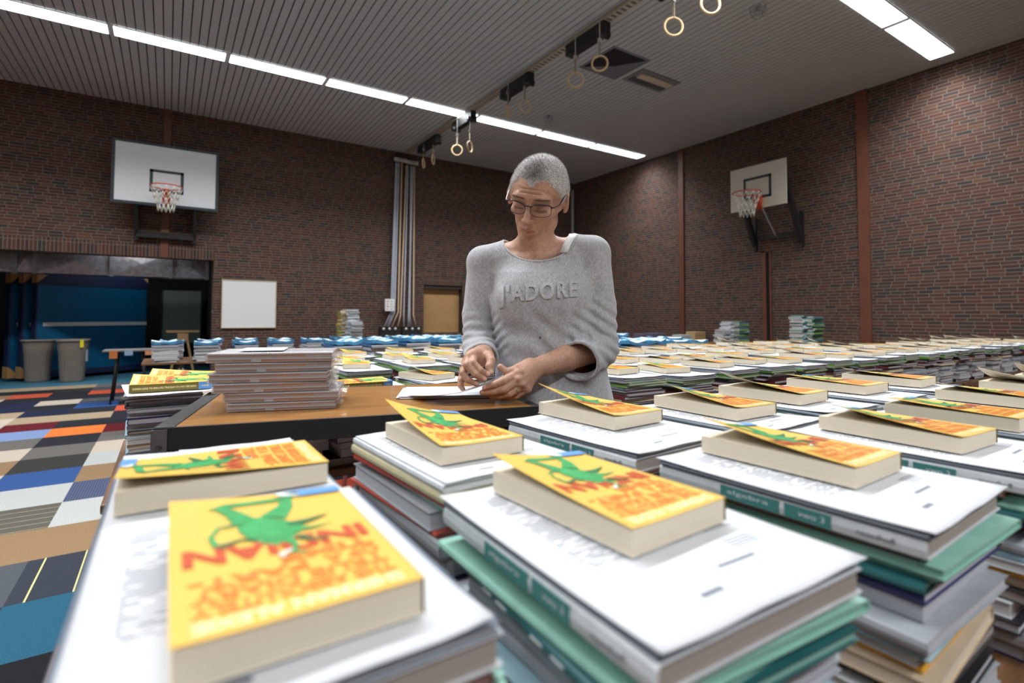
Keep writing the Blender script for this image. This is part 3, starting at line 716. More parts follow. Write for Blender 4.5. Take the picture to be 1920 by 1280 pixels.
# ================================================================ BOOKS
def page_mat(name, c, dark=.75, freq=900):
    t = NT(name); co = t.coord(); z = t.xyz(co)[2]
    n = t.noise(t.comb(0.0, 0.0, t.math('MULTIPLY', z, 1.0)), freq, 2, .7)
    t.col(t.ramp(n, [(.35, tuple(x*dark for x in c)), (.6, c)])); t.b.inputs['Roughness'].default_value = .9
    return t.mat
PG = {'w': page_mat('pages_white', srgb(214, 214, 212)), 'c': page_mat('pages_cream', srgb(226, 214, 192), .82), 'g': page_mat('pages_grey', srgb(194, 196, 202)),
      'm': page_mat('pages_mint', srgb(140, 188, 174)), 'n': page_mat('pages_newsprint', srgb(166, 156, 148), .7), 'p': page_mat('pages_pink', srgb(200, 170, 166), .8)}
CV = {'light grey': (srgb(206, 210, 214), 'n'), 'slate': (srgb(112, 122, 136), 'w'), 'white': (srgb(206, 210, 214), 'w'), 'brown': (srgb(104, 74, 66), 'p'), 'mint': (srgb(146, 196, 180), 'm'), 'teal': (srgb(40, 96, 98), 'm'), 'navy': (srgb(36, 36, 92), 'g'),
      'black': (srgb(34, 34, 38), 'g'), 'silver': (srgb(160, 164, 170), 'g'), 'pale blue': (srgb(160, 194, 206), 'w'), 'yellow': (srgb(214, 160, 40), 'n'), 'beige': (srgb(196, 176, 150), 'c'), 'charcoal': (srgb(62, 62, 62), 'n'),
      'green': (srgb(112, 156, 78), 'w'), 'maroon': (srgb(98, 36, 44), 'g'), 'red': (srgb(168, 66, 54), 'w'), 'purple': (srgb(74, 34, 88), 'g'), 'cream': (srgb(206, 196, 160), 'c'), 'blue': (srgb(60, 110, 170), 'w')}
CVM = {k: pm('cover_'+k.replace(' ', '_'), v[0], .38, var=.10, scale=30) for k, v in CV.items()}
lab_teal = pm('teal_spine_label', srgb(70, 132, 130), .45); lab_white = pm('white_print', srgb(220, 224, 226), .5); lab_dark = pm('dark_print', srgb(70, 72, 80), .5); lab_orange = pm('orange_print', srgb(206, 130, 90), .5)
_bk = {}
def book_mesh(col, w, l, th):
    """cover and page block of a soft cover textbook; spine at x = 0"""
    key = (col, round(w, 3), round(l, 3), round(th, 3))
    if key in _bk: return _bk[key]
    m = MB(); c = .0012; L2 = l/2
    prof = [(w, 0), (.004, 0), (.0012, th*.12), (0, th*.5), (.0012, th*.88), (.004, th), (w, th), (w, th-c), (.005, th-c), (.0028, th*.8), (.0022, th*.5), (.0028, th*.2), (.005, c), (w, c)]
    n = len(prof); vs = [(x, y, z) for y in (-L2, L2) for x, z in prof]
    fs = [(i, (i+1) % n, n+(i+1) % n, n+i) for i in range(n)]
    for q in ((0, 1, 12, 13), (1, 2, 11, 12), (2, 3, 10, 11), (3, 4, 9, 10), (4, 5, 8, 9), (5, 6, 7, 8)): fs.append(q); fs.append(tuple(n+i for i in reversed(q)))
    m.add(vs, fs, 0)
    mats = [CVM[col], lab_teal, lab_white, lab_dark, lab_orange]
    if col == 'light grey':
        for y0, y1, mi in ((-L2*.10, L2*.38, 1), (-L2*.46, -L2*.14, 1)): m.box((-.0004, y0, th*.14), (.001, y1, th*.86), mi)
        for txt, y, hh, mi in (('algebra', L2*.32, .34, 2), ('vwo 3', -L2*.24, .32, 2), ('noordhoff', -L2*.62, .30, 3)):
            vs, fs = fit_text(txt, 0, 0, {'algebra': L2*.34, 'vwo 3': L2*.18, 'noordhoff': L2*.22}[txt], th*hh)
            m.add([(-.0007, y-p[0], th*.36+p[1]) for p in vs], fs, mi)
    elif col in ('navy', 'black', 'purple', 'maroon', 'charcoal', 'teal'):
        r = random.Random(hash(key) % 1000 if False else int(w*1000+th*10000))
        for k in range(7):
            y = L2*(.7-.2*k); m.box((-.0004, y-L2*.13, th*.38), (.001, y-L2*.02*r.random(), th*.58), 2 if k % 3 else 3)
    a = m.mesh('cover', mats)
    m = MB(); m.box((.0024, -L2+.0025, c), (w-.003, L2-.0025, th-c)); b = m.mesh('page_block', PG[CV[col][1]])
    _bk[key] = (a, b); return _bk[key]
def textbook(col, x, y, z, rz, w, l, th, label, group):
    a, b = book_mesh(col, w, l, th)
    ca, sa = math.cos(rz), math.sin(rz)
    t = mobj('textbook', a, None, (x-ca*w/2, y-sa*w/2, z), rz); tag(t, label, 'book', group)
    mobj('page_block', b, t)
    return t
REC1 = [('slate', .006), ('light grey', .018), ('brown', .006), ('mint', .009), ('mint', .008), ('teal', .009), ('navy', .012), ('silver', .018), ('silver', .012), ('pale blue', .010), ('white', .012), ('yellow', .007), ('beige', .016), ('charcoal', .014), ('white', .018), ('black', .012), ('silver', .02), ('navy', .02)]
REC3 = [('white', .009), ('cream', .012), ('red', .008), ('mint', .007), ('silver', .020), ('red', .005), ('silver', .018), ('navy', .020), ('navy', .018), ('charcoal', .020), ('white', .014), ('maroon', .012), ('black', .016), ('white', .02), ('silver', .02)]
RECG = [('slate', .007), ('silver', .008), ('green', .009), ('green', .008), ('slate', .009), ('black', .009), ('maroon', .012), ('maroon', .011), ('beige', .015), ('black', .008), ('silver', .020), ('silver', .020), ('white', .022), ('silver', .02), ('white', .02), ('black', .02)]
RECL = [('silver', .009), ('black', .009), ('white', .011), ('black', .008), ('silver', .010), ('navy', .016), ('navy', .016), ('silver', .018), ('charcoal', .010), ('pale blue', .012), ('white', .014), ('beige', .012), ('white', .010), ('pale blue', .014), ('blue', .014), ('black', .014), ('white', .02), ('silver', .02)]
RECB = [('blue', .014), ('black', .010), ('white', .018), ('silver', .014), ('white', .018), ('white', .02), ('silver', .02), ('white', .02), ('silver', .02), ('white', .02)]
STUFF = MB(); STUFF_M = []
def smat(m):
    if m not in STUFF_M: STUFF_M.append(m)
    return STUFF_M.index(m)
def stuff_book(col, x, y, z, rz, w, l, th):
    M = Matrix.Translation((x, y, z)) @ Matrix.Rotation(rz, 4, 'Z')
    c = smat(CVM[col]); p = smat(PG[CV[col][1]])
    STUFF.box((-w/2, -l/2, 0), (w/2, l/2, .0012), c, M); STUFF.box((-w/2, -l/2, th-.0012), (w/2, l/2, th), c, M)
    STUFF.box((-w/2, -l/2, .0012), (-w/2+.002, l/2, th-.0012), c, M); STUFF.box((-w/2+.002, -l/2+.0025, .0012), (w/2-.003, l/2-.0025, th-.0012), p, M)
ordn = ['topmost', 'second', 'third', 'fourth', 'fifth', 'sixth', 'seventh', 'eighth', 'ninth', 'tenth', 'eleventh', 'twelfth', 'thirteenth', 'fourteenth', 'fifteenth', 'sixteenth', 'seventeenth', 'eighteenth', 'nineteenth', 'twentieth']
NBOOK = [0]
def stack(cx, cy, rz, z0, z1, rec, where, indiv, group, jit=1.0, sizes=(.215, .295)):
    """fills from z1 downwards so that the top comes out where it should; what is left over is spread over the books"""
    r = random.Random(int(cx*977+cy*3571+z1*100)); H_ = z1-z0
    use = []; s = 0
    for col, th in rec:
        if s+th*.6 > H_: break
        use.append([col, th]); s += th
    k = H_/s
    z = z1
    for i, (col, th) in enumerate(use):
        th = th*k; q = round(th, 4); z -= th
        ja = 0 if i == 0 else (.25 if i == 1 else 1)
        w = sizes[0]*r.uniform(.90, 1.03) if i > 1 else sizes[0]*1.03; l = sizes[1]*r.uniform(.86, 1.0) if i > 1 else sizes[1]
        if col in ('mint', 'green'): l = sizes[1]*.99; w = sizes[0]*1.0
        dx, dy = r.uniform(-.012, .012)*ja*jit, r.uniform(-.012, .012)*ja*jit
        if col in ('mint',): dx += .006; dy -= .004
        rr = rz+math.radians(r.uniform(-3.0, 3.0)*ja*jit)+(PI if (r.random() < .4 and i > 1) else 0)
        x, y = cx+dx, cy+dy
        if indiv and NBOOK[0] < 300:
            NBOOK[0] += 1
            textbook(col, x, y, z, rr, w, l, th, '%s textbook, %s from the top of the %s' % (col, ordn[i] if i < len(ordn) else 'low', where), group)
        else:
            stuff_book(col, x, y, z, rr, w, l, th)

# ---- printed cover sheets
sheet_m = NT('printed_white_paper'); c = sheet_m.xyz(sheet_m.coord())
u = sheet_m.math('DIVIDE', c[0], .21); v = sheet_m.math('DIVIDE', c[1], .297)
row = sheet_m.math('FLOOR', sheet_m.math('MULTIPLY', v, 74.0)); fr = sheet_m.math('FRACT', sheet_m.math('MULTIPLY', v, 74.0))
wn = sheet_m.white(sheet_m.comb(sheet_m.math('FLOOR', sheet_m.math('MULTIPLY', u, 26.0)), row, 2.0))
rn = sheet_m.white(sheet_m.comb(5.0, row, 9.0))
inrow = sheet_m.math('GREATER_THAN', fr, .55)
inx = sheet_m.math('MULTIPLY', sheet_m.math('GREATER_THAN', u, -.40), sheet_m.math('LESS_THAN', u, sheet_m.math('SUBTRACT', sheet_m.math('MULTIPLY', rn, .8), .38)))
iny = sheet_m.math('MULTIPLY', sheet_m.math('GREATER_THAN', v, -.18), sheet_m.math('LESS_THAN', v, .42))
ink = sheet_m.math('MULTIPLY', sheet_m.math('MULTIPLY', inrow, inx), sheet_m.math('MULTIPLY', iny, sheet_m.math('GREATER_THAN', wn, .25)))
blk_ = sheet_m.math('MULTIPLY', sheet_m.math('COMPARE', u, .12, .11), sheet_m.math('COMPARE', v, -.345, .008))
blk2 = sheet_m.math('MULTIPLY', sheet_m.math('COMPARE', u, -.16, .055), sheet_m.math('COMPARE', v, -.42, .010))
blk3 = sheet_m.math('MULTIPLY', sheet_m.math('MULTIPLY', sheet_m.math('COMPARE', u, .30, .09), sheet_m.math('COMPARE', v, -.27, .03)), inrow)
ink = sheet_m.math('MAXIMUM', ink, sheet_m.math('MAXIMUM', blk_, sheet_m.math('MAXIMUM', blk2, blk3)))
sheet_m.col(sheet_m.mix(sheet_m.math('MULTIPLY', ink, .9), (.70, .71, .735), (.12, .14, .18))); sheet_m.b.inputs['Roughness'].default_value = .7
sheet_m = sheet_m.mat
def sheet_mesh(w, l, sag, seed):
    r = random.Random(seed); m = MB(); nx, ny = 12, 16; vs = []
    a = [r.uniform(0, 1) for _ in range(4)]
    for j in range(ny+1):
        for i in range(nx+1):
            x = (i/nx-.5)*w; y = (j/ny-.5)*l
            ex = abs(i/nx-.5)*2; ey = abs(j/ny-.5)*2
            k = a[(1 if x > 0 else 0)+(2 if y > 0 else 0)]
            z = .0010+sag*k*max(0, ex-.45)**2*max(0, ey-.45)**2*6+.0012*max(0, ey-.5)*(1+math.sin(x*60+a[0]*6))
            cr = .012                                      # rounded corners
            vs.append((x, y, z))
    fs = [(j*(nx+1)+i, j*(nx+1)+i+1, (j+1)*(nx+1)+i+1, (j+1)*(nx+1)+i) for j in range(ny) for i in range(nx)]
    m.add(vs, fs, 0, True); me = m.mesh('printed_sheet', sheet_m); return me
SHEETS = [sheet_mesh(.212, .300, .004*k, k) for k in range(5)]; SHEETW = sheet_mesh(.236, .312, .003, 9)
def sheet(x, y, z, rz, label, group, me=None):
    o = mobj('printed_sheet', me or rnd.choice(SHEETS), None, (x, y, z), rz); sm = o.modifiers.new('paper', 'SOLIDIFY'); sm.thickness = .0004; sm.offset = -1
    return tag(o, label, 'sheet', group)

# ---- the yellow paperback: cover art laid out in x (spine 0 .. fore edge w), y (foot 0 .. head l)
PW, PL, PT = .130, .200, .0215
yel = pm('yellow_cover', srgb(234, 188, 84), .38, var=.03, scale=20); y_or = pm('orange_letters', srgb(226, 128, 42), .4); y_red = pm('red_letters', srgb(196, 78, 36), .4)
y_cr = pm('cream_letters', srgb(250, 234, 176), .4); y_gr = pm('green_figure', srgb(58, 160, 88), .4, var=.25, scale=90); y_dg = pm('dark_green_figure', srgb(34, 112, 66), .4)
y_bl = pm('blue_corner', srgb(98, 154, 218), .4); y_ol = pm('olive_spine', srgb(122, 108, 44), .45); y_in = pm('cover_inside', srgb(232, 226, 212), .7); y_bk = pm('black_mark', srgb(40, 42, 50), .5); y_pale = pm('pale_figure', srgb(222, 232, 228), .5)
PMATS = [yel, y_or, y_red, y_cr, y_gr, y_dg, y_bl, y_ol, y_in, y_bk, y_pale]
def blob(pts, n=3):
    """closed smooth outline (Catmull-Rom)"""
    out = []; k = len(pts)
    for i in range(k):
        p0, p1, p2, p3 = pts[i-1], pts[i], pts[(i+1) % k], pts[(i+2) % k]
        for j in range(n):
            t = j/n
            out.append(tuple(.5*((2*p1[c])+(-p0[c]+p2[c])*t+(2*p0[c]-5*p1[c]+4*p2[c]-p3[c])*t*t+(-p0[c]+3*p1[c]-3*p2[c]+p3[c])*t**3) for c in (0, 1)))
    return out
def stroke(pts, r):
    L_, R_ = [], []
    for i, p in enumerate(pts):
        a = pts[max(0, i-1)]; b = pts[min(len(pts)-1, i+1)]; d = (b[0]-a[0], b[1]-a[1]); n = math.hypot(*d) or 1
        rr = r[i]; L_.append((p[0]-d[1]/n*rr, p[1]+d[0]/n*rr)); R_.append((p[0]+d[1]/n*rr, p[1]-d[0]/n*rr))
    return L_+R_[::-1]
ART = []
def art(pts, mi):
    from mathutils.geometry import tessellate_polygon
    ART.append(([tuple(p) for p in pts], [tuple(t) for t in tessellate_polygon([[Vector((p[0], p[1], 0)) for p in pts]])], mi))
def arttext(s, x0, y0, w, h, mi, bold=.02):
    # letters read upright with the spine on the reader's left: x runs along the line, y up to the head
    vs, fs = fit_text(s, x0, y0, w, h, bold); ART.append((vs, fs, mi))
arttext('SHERMAN ALEXIE', .009, .1835, .112, .0115, 3, .04)
arttext('THE ABSOLUTELY', .009, .1675, .112, .0132, 1, .04)
arttext('TRUE DIARY', .009, .1522, .112, .0132, 1, .04)
arttext('OF A', .009, .1369, .036, .0132, 1, .04); arttext('PART-', .055, .1369, .066, .0132, 1, .04)
arttext('TIME', .009, .1216, .060, .0132, 1, .04)
arttext('INDIAN', .007, .0945, .116, .0245, 2, .04)
# green leaping shape
art(blob([(.058, .100), (.070, .104), (.082, .088), (.088, .070), (.084, .056), (.072, .050), (.062, .056), (.052, .066), (.046, .082)]), 4)
art(stroke([(.104, .026), (.092, .020), (.070, .018), (.050, .016), (.040, .014)], [.001, .004, .0036, .004, .002]), 4)
art(stroke([(.098, .021), (.088, .038), (.082, .056)], [.004, .006, .009]), 4)
art(stroke([(.046, .016), (.050, .034), (.062, .054)], [.004, .006, .010]), 4)
art(stroke([(.084, .060), (.100, .062), (.106, .078), (.103, .094)], [.002, .0016, .0015, .0024]), 4)
art(stroke([(.102, .095), (.088, .088), (.078, .092)], [.003, .0016, .002]), 5)
art(stroke([(.054, .074), (.038, .070), (.024, .064)], [.006, .003, .0008]), 5)
art(stroke([(.054, .082), (.040, .086), (.026, .084)], [.006, .002, .0006]), 4)
art(stroke([(.060, .098), (.056, .112), (.060, .122), (.052, .128)], [.004, .0016, .0020, .0008]), 4)
art(stroke([(.052, .098), (.044, .108), (.034, .110)], [.003, .002, .001]), 5)
art(stroke([(.060, .118), (.068, .124), (.066, .128)], [.0012, .002, .0008]), 10)
art([(.0, .0), (.044, .0), (.036, .014), (.0, .014)], 6)
art(blob([(.026, .004), (.040, .001), (.052, .004), (.050, .010), (.036, .012)]), 10)
art(blob([(.030, .004), (.044, .003), (.044, .007), (.032, .009)]), 9)
def paperback_meshes(A, seed, head=False):
    """A: how far the free corner of the front cover lifts"""
    th = PT; c = .0007; r = random.Random(seed)
    tw = r.uniform(.35, .6); ph = r.uniform(.0, .25)
    def lift(x, y):
        u, v = x/PW, 1-y/PL
        if head: v = 1-v
        base = max(0, u*.62+v*.62-.42-ph*.3)
        edge = max(0, u-.25)**1.6*.18
        return A*(base**1.7*1.7+edge*.6*(.4+v))
    m = MB(); NX, NY = 14, 20; vs = []
    for j in range(NY+1):
        for i in range(NX+1):
            x, y = PW*i/NX, PL*j/NY; vs.append((x, y, th+.0004+lift(x, y)))
    fs = [(j*(NX+1)+i, j*(NX+1)+i+1, (j+1)*(NX+1)+i+1, (j+1)*(NX+1)+i) for j in range(NY) for i in range(NX)]
    m.add(vs, fs, 0, True)
    m.add([(x, y, z-.0005) for x, y, z in vs], [f[::-1] for f in fs], 8, True)
    rim = [i for i in range(NX+1)]+[(j*(NX+1)+NX) for j in range(1, NY+1)]+[NY*(NX+1)+i for i in range(NX-1, -1, -1)]
    nv = len(vs); m.add([vs[i] for i in rim]+[(vs[i][0], vs[i][1], vs[i][2]-.0005) for i in rim], [(i, i+len(rim), i+1+len(rim), i+1) for i in range(len(rim)-1)], 0)
    # back cover and spine
    m.box((0, 0, 0), (PW, PL, c), 8); m.box((-.0007, 0, 0), (.0, PL, th+.0004), 7); m.box((-.0009, .0, .0), (-.0007, PL*.17, th), 6)
    vs2, fs2 = fit_text('SHERMAN ALEXIE: THE ABSOLUTELY TRUE DIARY OF A PART-TIME INDIAN', 0, 0, PL*.76, th*.26, .02)
    m.add([(-.0010, PL*.96-p[0], th*.36+p[1]) for p in vs2], fs2, 3)
    vs2, fs2 = fit_text('ANDERSEN', 0, 0, PL*.095, th*.22, .02); m.add([(-.0012, PL*.130-p[0], th*.38+p[1]) for p in vs2], fs2, 3)
    for k, (pv, pf, mi) in enumerate(ART):
        up = []
        for f in pf:
            a, b, d = (Vector((pv[f[0]][0], pv[f[0]][1], 0)), Vector((pv[f[1]][0], pv[f[1]][1], 0)), Vector((pv[f[2]][0], pv[f[2]][1], 0)))
            up.append(f if (b-a).cross(d-a).z >= 0 else f[::-1])
        m.add([(x, y, th+.0004+lift(x, y)+.00035+.00006*k) for x, y in pv], up, mi, False)
    cov = m.mesh('cover', PMATS)
    m = MB(); n = 10; vs = []
    # page block, its first leaves slightly fanned at the free corner
    for j in range(n+1):
        for i in range(n+1):
            x, y = .0008+(PW-.0022)*i/n, .0012+(PL-.0024)*j/n
            vs.append((x, y, min(th+.0003, th-.0008+lift(x, y)*.14)))
    fs = [(j*(n+1)+i, j*(n+1)+i+1, (j+1)*(n+1)+i+1, (j+1)*(n+1)+i) for j in range(n) for i in range(n)]
    m.add(vs, fs, 0, False)
    ring = [i for i in range(n+1)]+[j*(n+1)+n for j in range(1, n+1)]+[n*(n+1)+i for i in range(n-1, -1, -1)]+[j*(n+1) for j in range(n-1, 0, -1)]
    k = len(ring); m.add([vs[i] for i in ring]+[(vs[i][0], vs[i][1], c) for i in ring], [(i, i+k, (i+1) % k+k, (i+1) % k) for i in range(k)], 0)
    return cov, m.mesh('page_block', PG['c'])
PBM = {}
for k, A in enumerate((.003, .010, .016, .023, .029, .045)): PBM[k] = paperback_meshes(A, k)
PBM['h'] = paperback_meshes(.016, 11, True); PBM['s'] = paperback_meshes(.012, 12, False)
NPB = [0]
def paperback(x, y, z, rz, kind, label, group='yellow paperbacks lying on the book stacks'):
    """x, y: middle of the book"""
    ca, sa = math.cos(rz), math.sin(rz)
    lx, ly = PW/2, PL/2
    t = empty('paperback', (x-ca*lx+sa*ly, y-sa*lx-ca*ly, z), rz, label, 'book', group)
    cov, pg = PBM[kind]
    mobj('cover', cov, t); mobj('page_block', pg, t); NPB[0] += 1
    return t
PZ = .955
# front table: (sheet x, y, rot, book x, y, rot, curl, recipe, name, label for the paperback)
FRONT = [
 ('S1', .062, .425, 0, .069, .402, 180, 1, REC1, 'stack at the bottom view edge'),
 ('S0', .060, .745, 0, .060, .695, -90, 's', REC1, 'stack under the sideways paperback'),
 ('S2', .362, .362, -1.5, .372, .405, 183, 2, REC1, 'middle stack of the front line'),
 ('S5', .688, .350, 2, .708, .388, 182, 3, REC1, 'second front stack past the middle'),
 ('S6', 1.010, .345, 1, 1.005, .374, 178, 3, REC1, 'third front stack past the middle'),
 ('S11', 1.300, .350, -2, 1.262, .376, 180, 1, REC1, 'fourth front stack past the middle'),
 ('S12', 1.600, .360, 1, 1.590, .400, 179, 2, REC1, 'fifth front stack past the middle'),
 ('S13', 1.905, .365, -1, 1.900, .405, 181, 4, REC1, 'sixth front stack past the middle'),
 ('S14', 2.205, .365, -1, 2.200, .405, 184, 4, REC1, 'seventh front stack past the middle'),
 ('S3', .372, .712, 3, .360, .720, 181, 4, REC3, 'stack beside the front edge of the desk'),
 ('S4', .665, .690, 4, .692, .757, 184, 4, REC1, 'stack right in front of the person'),
 ('S8', .935, .665, 2, .948, .690, 180, 4, REC1, 'back line stack just past the person'),
 ('S7', 1.225, .690, -2, 1.218, .722, 183, 4, REC1, 'back line stack, second past the person'),
 ('S9', 1.505, .690, 2, 1.515, .716, 180, 1, REC1, 'back line stack, third past the person'),
 ('S10', 1.785, .690, 0, 1.790, .700, 184, 2, REC1, 'back line stack, fourth past the person')]
for nm, sx, sy, sr, bx, by, br, kind, rec, wh in FRONT:
    z = PZ+(.010 if nm == 'S1' else 0)
    big = nm in ('S2', 'S5', 'S4', 'S6')
    stack(sx, sy, math.radians(sr), TZ, z, rec, wh, True, 'textbooks on the front table', 1.0, (.226, .300) if big else (.215, .297))
    sheet(sx, sy, z+.0006, math.radians(sr), 'white printed sheet on top of the %s' % wh, 'printed sheets on the front table', SHEETW if big else None)
    ext = {'S1': 'yellow paperback with green figure, on the stack at the bottom edge of the view', 'S0': 'yellow paperback turned sideways at the table end, pages facing the camera'}.get(nm)
    paperback(bx, by, z+.0045, math.radians(br), kind, ext or 'yellow paperback with %s cover on the %s' % ('flat' if kind in (1, 2) else 'curling', wh))
# stack beyond the desk's end, books lying with the spine to the camera
z = .932
stack(-.006, 1.915, .02, TZ2, z, RECL, 'stack beyond the end of the desk', True, 'textbooks behind the desk', .8, (.182, .285))
sheet(.004, 1.90, z+.0006, .10, 'white sheet sticking out under the two spine-on paperbacks', 'printed sheets behind the desk')
a = hz(258, 729, z+.004); b = hz(388, 722, z+.004)
paperback(.016, 1.865, z+.004, PI/2-.03, 'h', 'yellow paperback with its olive spine to the camera, front one beyond the desk end')
paperback(.055, 2.03, z+.004, PI/2-.10, 'h', 'yellow paperback with its olive spine to the camera, rear one beyond the desk end')
z = .888
stack(.615, 1.99, -.04, TZ2, z, [('silver', .010), ('maroon', .012), ('white', .014), ('teal', .014), ('silver', .02), ('navy', .02), ('white', .02), ('black', .02)], 'stack showing just behind the desk', True, 'textbooks behind the desk', 1.0, (.26, .21))
sheet(.615, 1.98, z+.0006, PI/2-.04, 'white sheet on the stack just behind the desk', 'printed sheets behind the desk')
paperback(.600, 1.935, z+.004, PI/2-.02, 0, 'yellow paperback with its olive spine to the camera, behind the shrink-wrapped packs')
z = .895
stack(.93, 2.01, .0, TZ2, z, RECG, 'stack behind the hand of the person', True, 'textbooks behind the desk', 1.0)
sheet(.93, 2.0, z+.0006, .2, 'white sheet on the stack behind the hand of the person', 'printed sheets behind the desk')
paperback(.90, 2.02, z+.004, PI+.35, 5, 'yellow paperback with a strongly curled cover behind the papers on the desk')
# low stacks under the desk
for x, y, zt, wh in ((.12, 1.63, .80, 'low stack under the desk, first from its bare end'), (.29, 1.64, .815, 'low stack under the desk, second from its bare end'), (.47, 1.60, .845, 'low stack under the desk beside its middle')):
    stack(x, y, .1, TZ2, zt, [('white', .014), ('purple', .018), ('silver', .014), ('purple', .02), ('charcoal', .016)] if x > .4 else [('white', .012), ('silver', .014), ('maroon', .012), ('white', .014)], wh, True, 'textbooks under the desk', 1.2, (.17, .24))
# second row: green edged stacks
i = 0
for line, yy in ((0, 1.535), (1, 1.875)):
    for k in range(20):
        x = 1.52+.302*k+(.05 if line else 0); r = random.Random(k*7+line)
        y = yy+r.uniform(-.015, .015); z = .918+r.uniform(-.008, .008)
        ln = 'near line' if line == 0 else 'far line'
        wh = 'green edged stack, %s in the %s of the second row past the person' % (nth(k), ln)
        stack(x, y, math.radians(r.uniform(-3, 3)), TZ2-.04, z, RECG, '%s near stack of the second row' % nth(k), line == 0 and k < 8, 'green edged textbooks in the second row')
        rz = math.radians(r.uniform(-3, 3)); sheet(x, y, z+.0006, rz, 'white sheet on the %s stack in the %s of the second row' % (nth(k), ln), 'sheets on the second row')
        paperback(x+r.uniform(-.02, .02), y+r.uniform(.03, .07), z+.0042, PI+math.radians(r.uniform(-12, 12)), (kd := r.choice((0, 1, 1, 2, 2, 3, 4))), '%s yellow paperback on the %s stack in the %s of the second row' % (('flat', 'flat', 'slightly curled', 'curled', 'curled', 'wide open')[kd], nth(k), ln), 'paperbacks on the second row')
for line, yy in ((0, 2.58), (1, 2.93)):
    for k in range(15):
        x = .80+.302*k+(.04 if line else 0); r = random.Random(k*5+line+50)
        y = yy+r.uniform(-.02, .02)-.035*k*.3; z = .898+r.uniform(-.008, .008); ln = 'near line' if line == 0 else 'far line'
        stack(x, y, math.radians(r.uniform(-4, 4)), TZ2-.04, z, RECG, '', False, '')
        sheet(x, y, z+.0006, math.radians(r.uniform(-4, 4)), 'white sheet on the %s stack in the %s of the third row' % (nth(k), ln), 'sheets on the third row')
        paperback(x+r.uniform(-.02, .02), y+r.uniform(.02, .07), z+.0042, PI+math.radians(r.uniform(-20, 20)), (kd := r.choice((0, 1, 2, 2, 3, 4, 5))), '%s yellow paperback on the %s stack in the %s of the third row' % (('flat', 'flat', 'slightly curled', 'curled', 'curled', 'wide open')[kd], nth(k), ln), 'paperbacks on the third row')
for line, yy in ((0, 3.45),):
    for k in range(5):
        x = 1.02+.31*k+(.04 if line else 0); r = random.Random(k*5+line+90)
        y = yy+r.uniform(-.02, .02); z = .898+r.uniform(-.008, .008); ln = 'near line' if line == 0 else 'far line'
        stack(x, y, math.radians(r.uniform(-4, 4)), TZ2-.04, z, RECG, '', False, '')
        sheet(x, y, z+.0006, math.radians(r.uniform(-4, 4)), 'white sheet on the %s stack in the %s of the fourth row' % (nth(k), ln), 'sheets on the fourth row')
        paperback(x+r.uniform(-.02, .02), y+r.uniform(.02, .07), z+.0042, PI+math.radians(r.uniform(-20, 20)), (kd := r.choice((0, 1, 2, 2, 3, 4))), '%s yellow paperback on the %s stack in the %s of the fourth row' % (('flat', 'flat', 'slightly curled', 'curled', 'curled', 'wide open')[kd], nth(k), ln), 'paperbacks on the fourth row')
# blue topped stacks: a bundle of sagging blue workbooks on each
wb_m = NT('blue_workbook_cover'); co = wb_m.coord(); nz = wb_m.noise(co, 16, 2, .4)
wb_m.col(wb_m.ramp(nz, [(.34, srgb(60, 140, 190)), (.41, srgb(130, 194, 226)), (.49, srgb(160, 212, 236)), (.53, srgb(236, 240, 242))], 'EASE')); wb_m.b.inputs['Roughness'].default_value = .4; wb_m = wb_m.mat
wb_e = pm('workbook_side', srgb(74, 138, 178), .5, var=.4, scale=40)
def workbook_mesh(seed):
    r = random.Random(seed); m = MB(); nx, ny = 12, 8; w, l = .232, .295; A = r.uniform(.014, .026); ph = r.uniform(-.5, .5); vs = []; B = r.uniform(.006, .016)
    def z(u, v): return .022+A*abs(u)**1.6*(1.0 if u < 0 else .75)+B*math.sin(u*5+ph*4)*(v+.3)*.4+.008*v*v
    for lay in (1, 0):
        for j in range(ny+1):
            for i in range(nx+1):
                u = i/nx*2-1; v = j/ny*2-1; vs.append((u*w/2, v*l/2, z(u, v) if lay else max(0.0, z(u, v)-.024-.01*abs(u))))
    g = (nx+1)*(ny+1); fs = []; mi = []
    q = [(j*(nx+1)+i, j*(nx+1)+i+1, (j+1)*(nx+1)+i+1, (j+1)*(nx+1)+i) for j in range(ny) for i in range(nx)]
    m.add(vs, q, 0, True); m.v = vs
    rim = [i for i in range(nx+1)]+[j*(nx+1)+nx for j in range(1, ny+1)]+[ny*(nx+1)+i for i in range(nx-1, -1, -1)]+[j*(nx+1) for j in range(ny-1, 0, -1)]
    k = len(rim)
    for a in range(k): m.f.append((rim[a], rim[a]+g, rim[(a+1) % k]+g, rim[(a+1) % k])); m.m.append(1); m.sm.append(False)
    for f in q: m.f.append(tuple(x+g for x in reversed(f))); m.m.append(1); m.sm.append(False)
    return m.mesh('workbook', [wb_m, wb_e])
WBM = [workbook_mesh(s) for s in range(7)]
def workbook(x, y, z, rz, label, group, k): tag(mobj('workbook', WBM[k % 7], None, (x, y, z), rz), label, 'book', group)
def blue_stacks(name, n, x0, dx, lines, zt, z0, slope=0, zv=.01):
    c = 0
    for li, yy in enumerate(lines):
        for k in range(n):
            r = random.Random(k*11+li*3+int(yy*10)); x = x0+dx*k+(.06 if li else 0); y = yy+r.uniform(-.02, .02)+slope*k; z = zt+r.uniform(-zv, zv)
            stack(x, y, math.radians(r.uniform(-3, 3)), z0, z, RECB, '', False, '', 1.0, (.235, .30))
            workbook(x, y, z+.0005, math.radians(r.uniform(-6, 6))+(PI if r.random() < .3 else 0), 'sagging blue workbook, %s stack in the %s line of the %s' % (nth(k), 'near' if li == 0 else 'far', name), 'blue workbooks on the '+name, c); c += 1
blue_stacks('nearer blue tables', 11, 1.28, .318, (4.62, 4.98), .905, TZ2-.04)
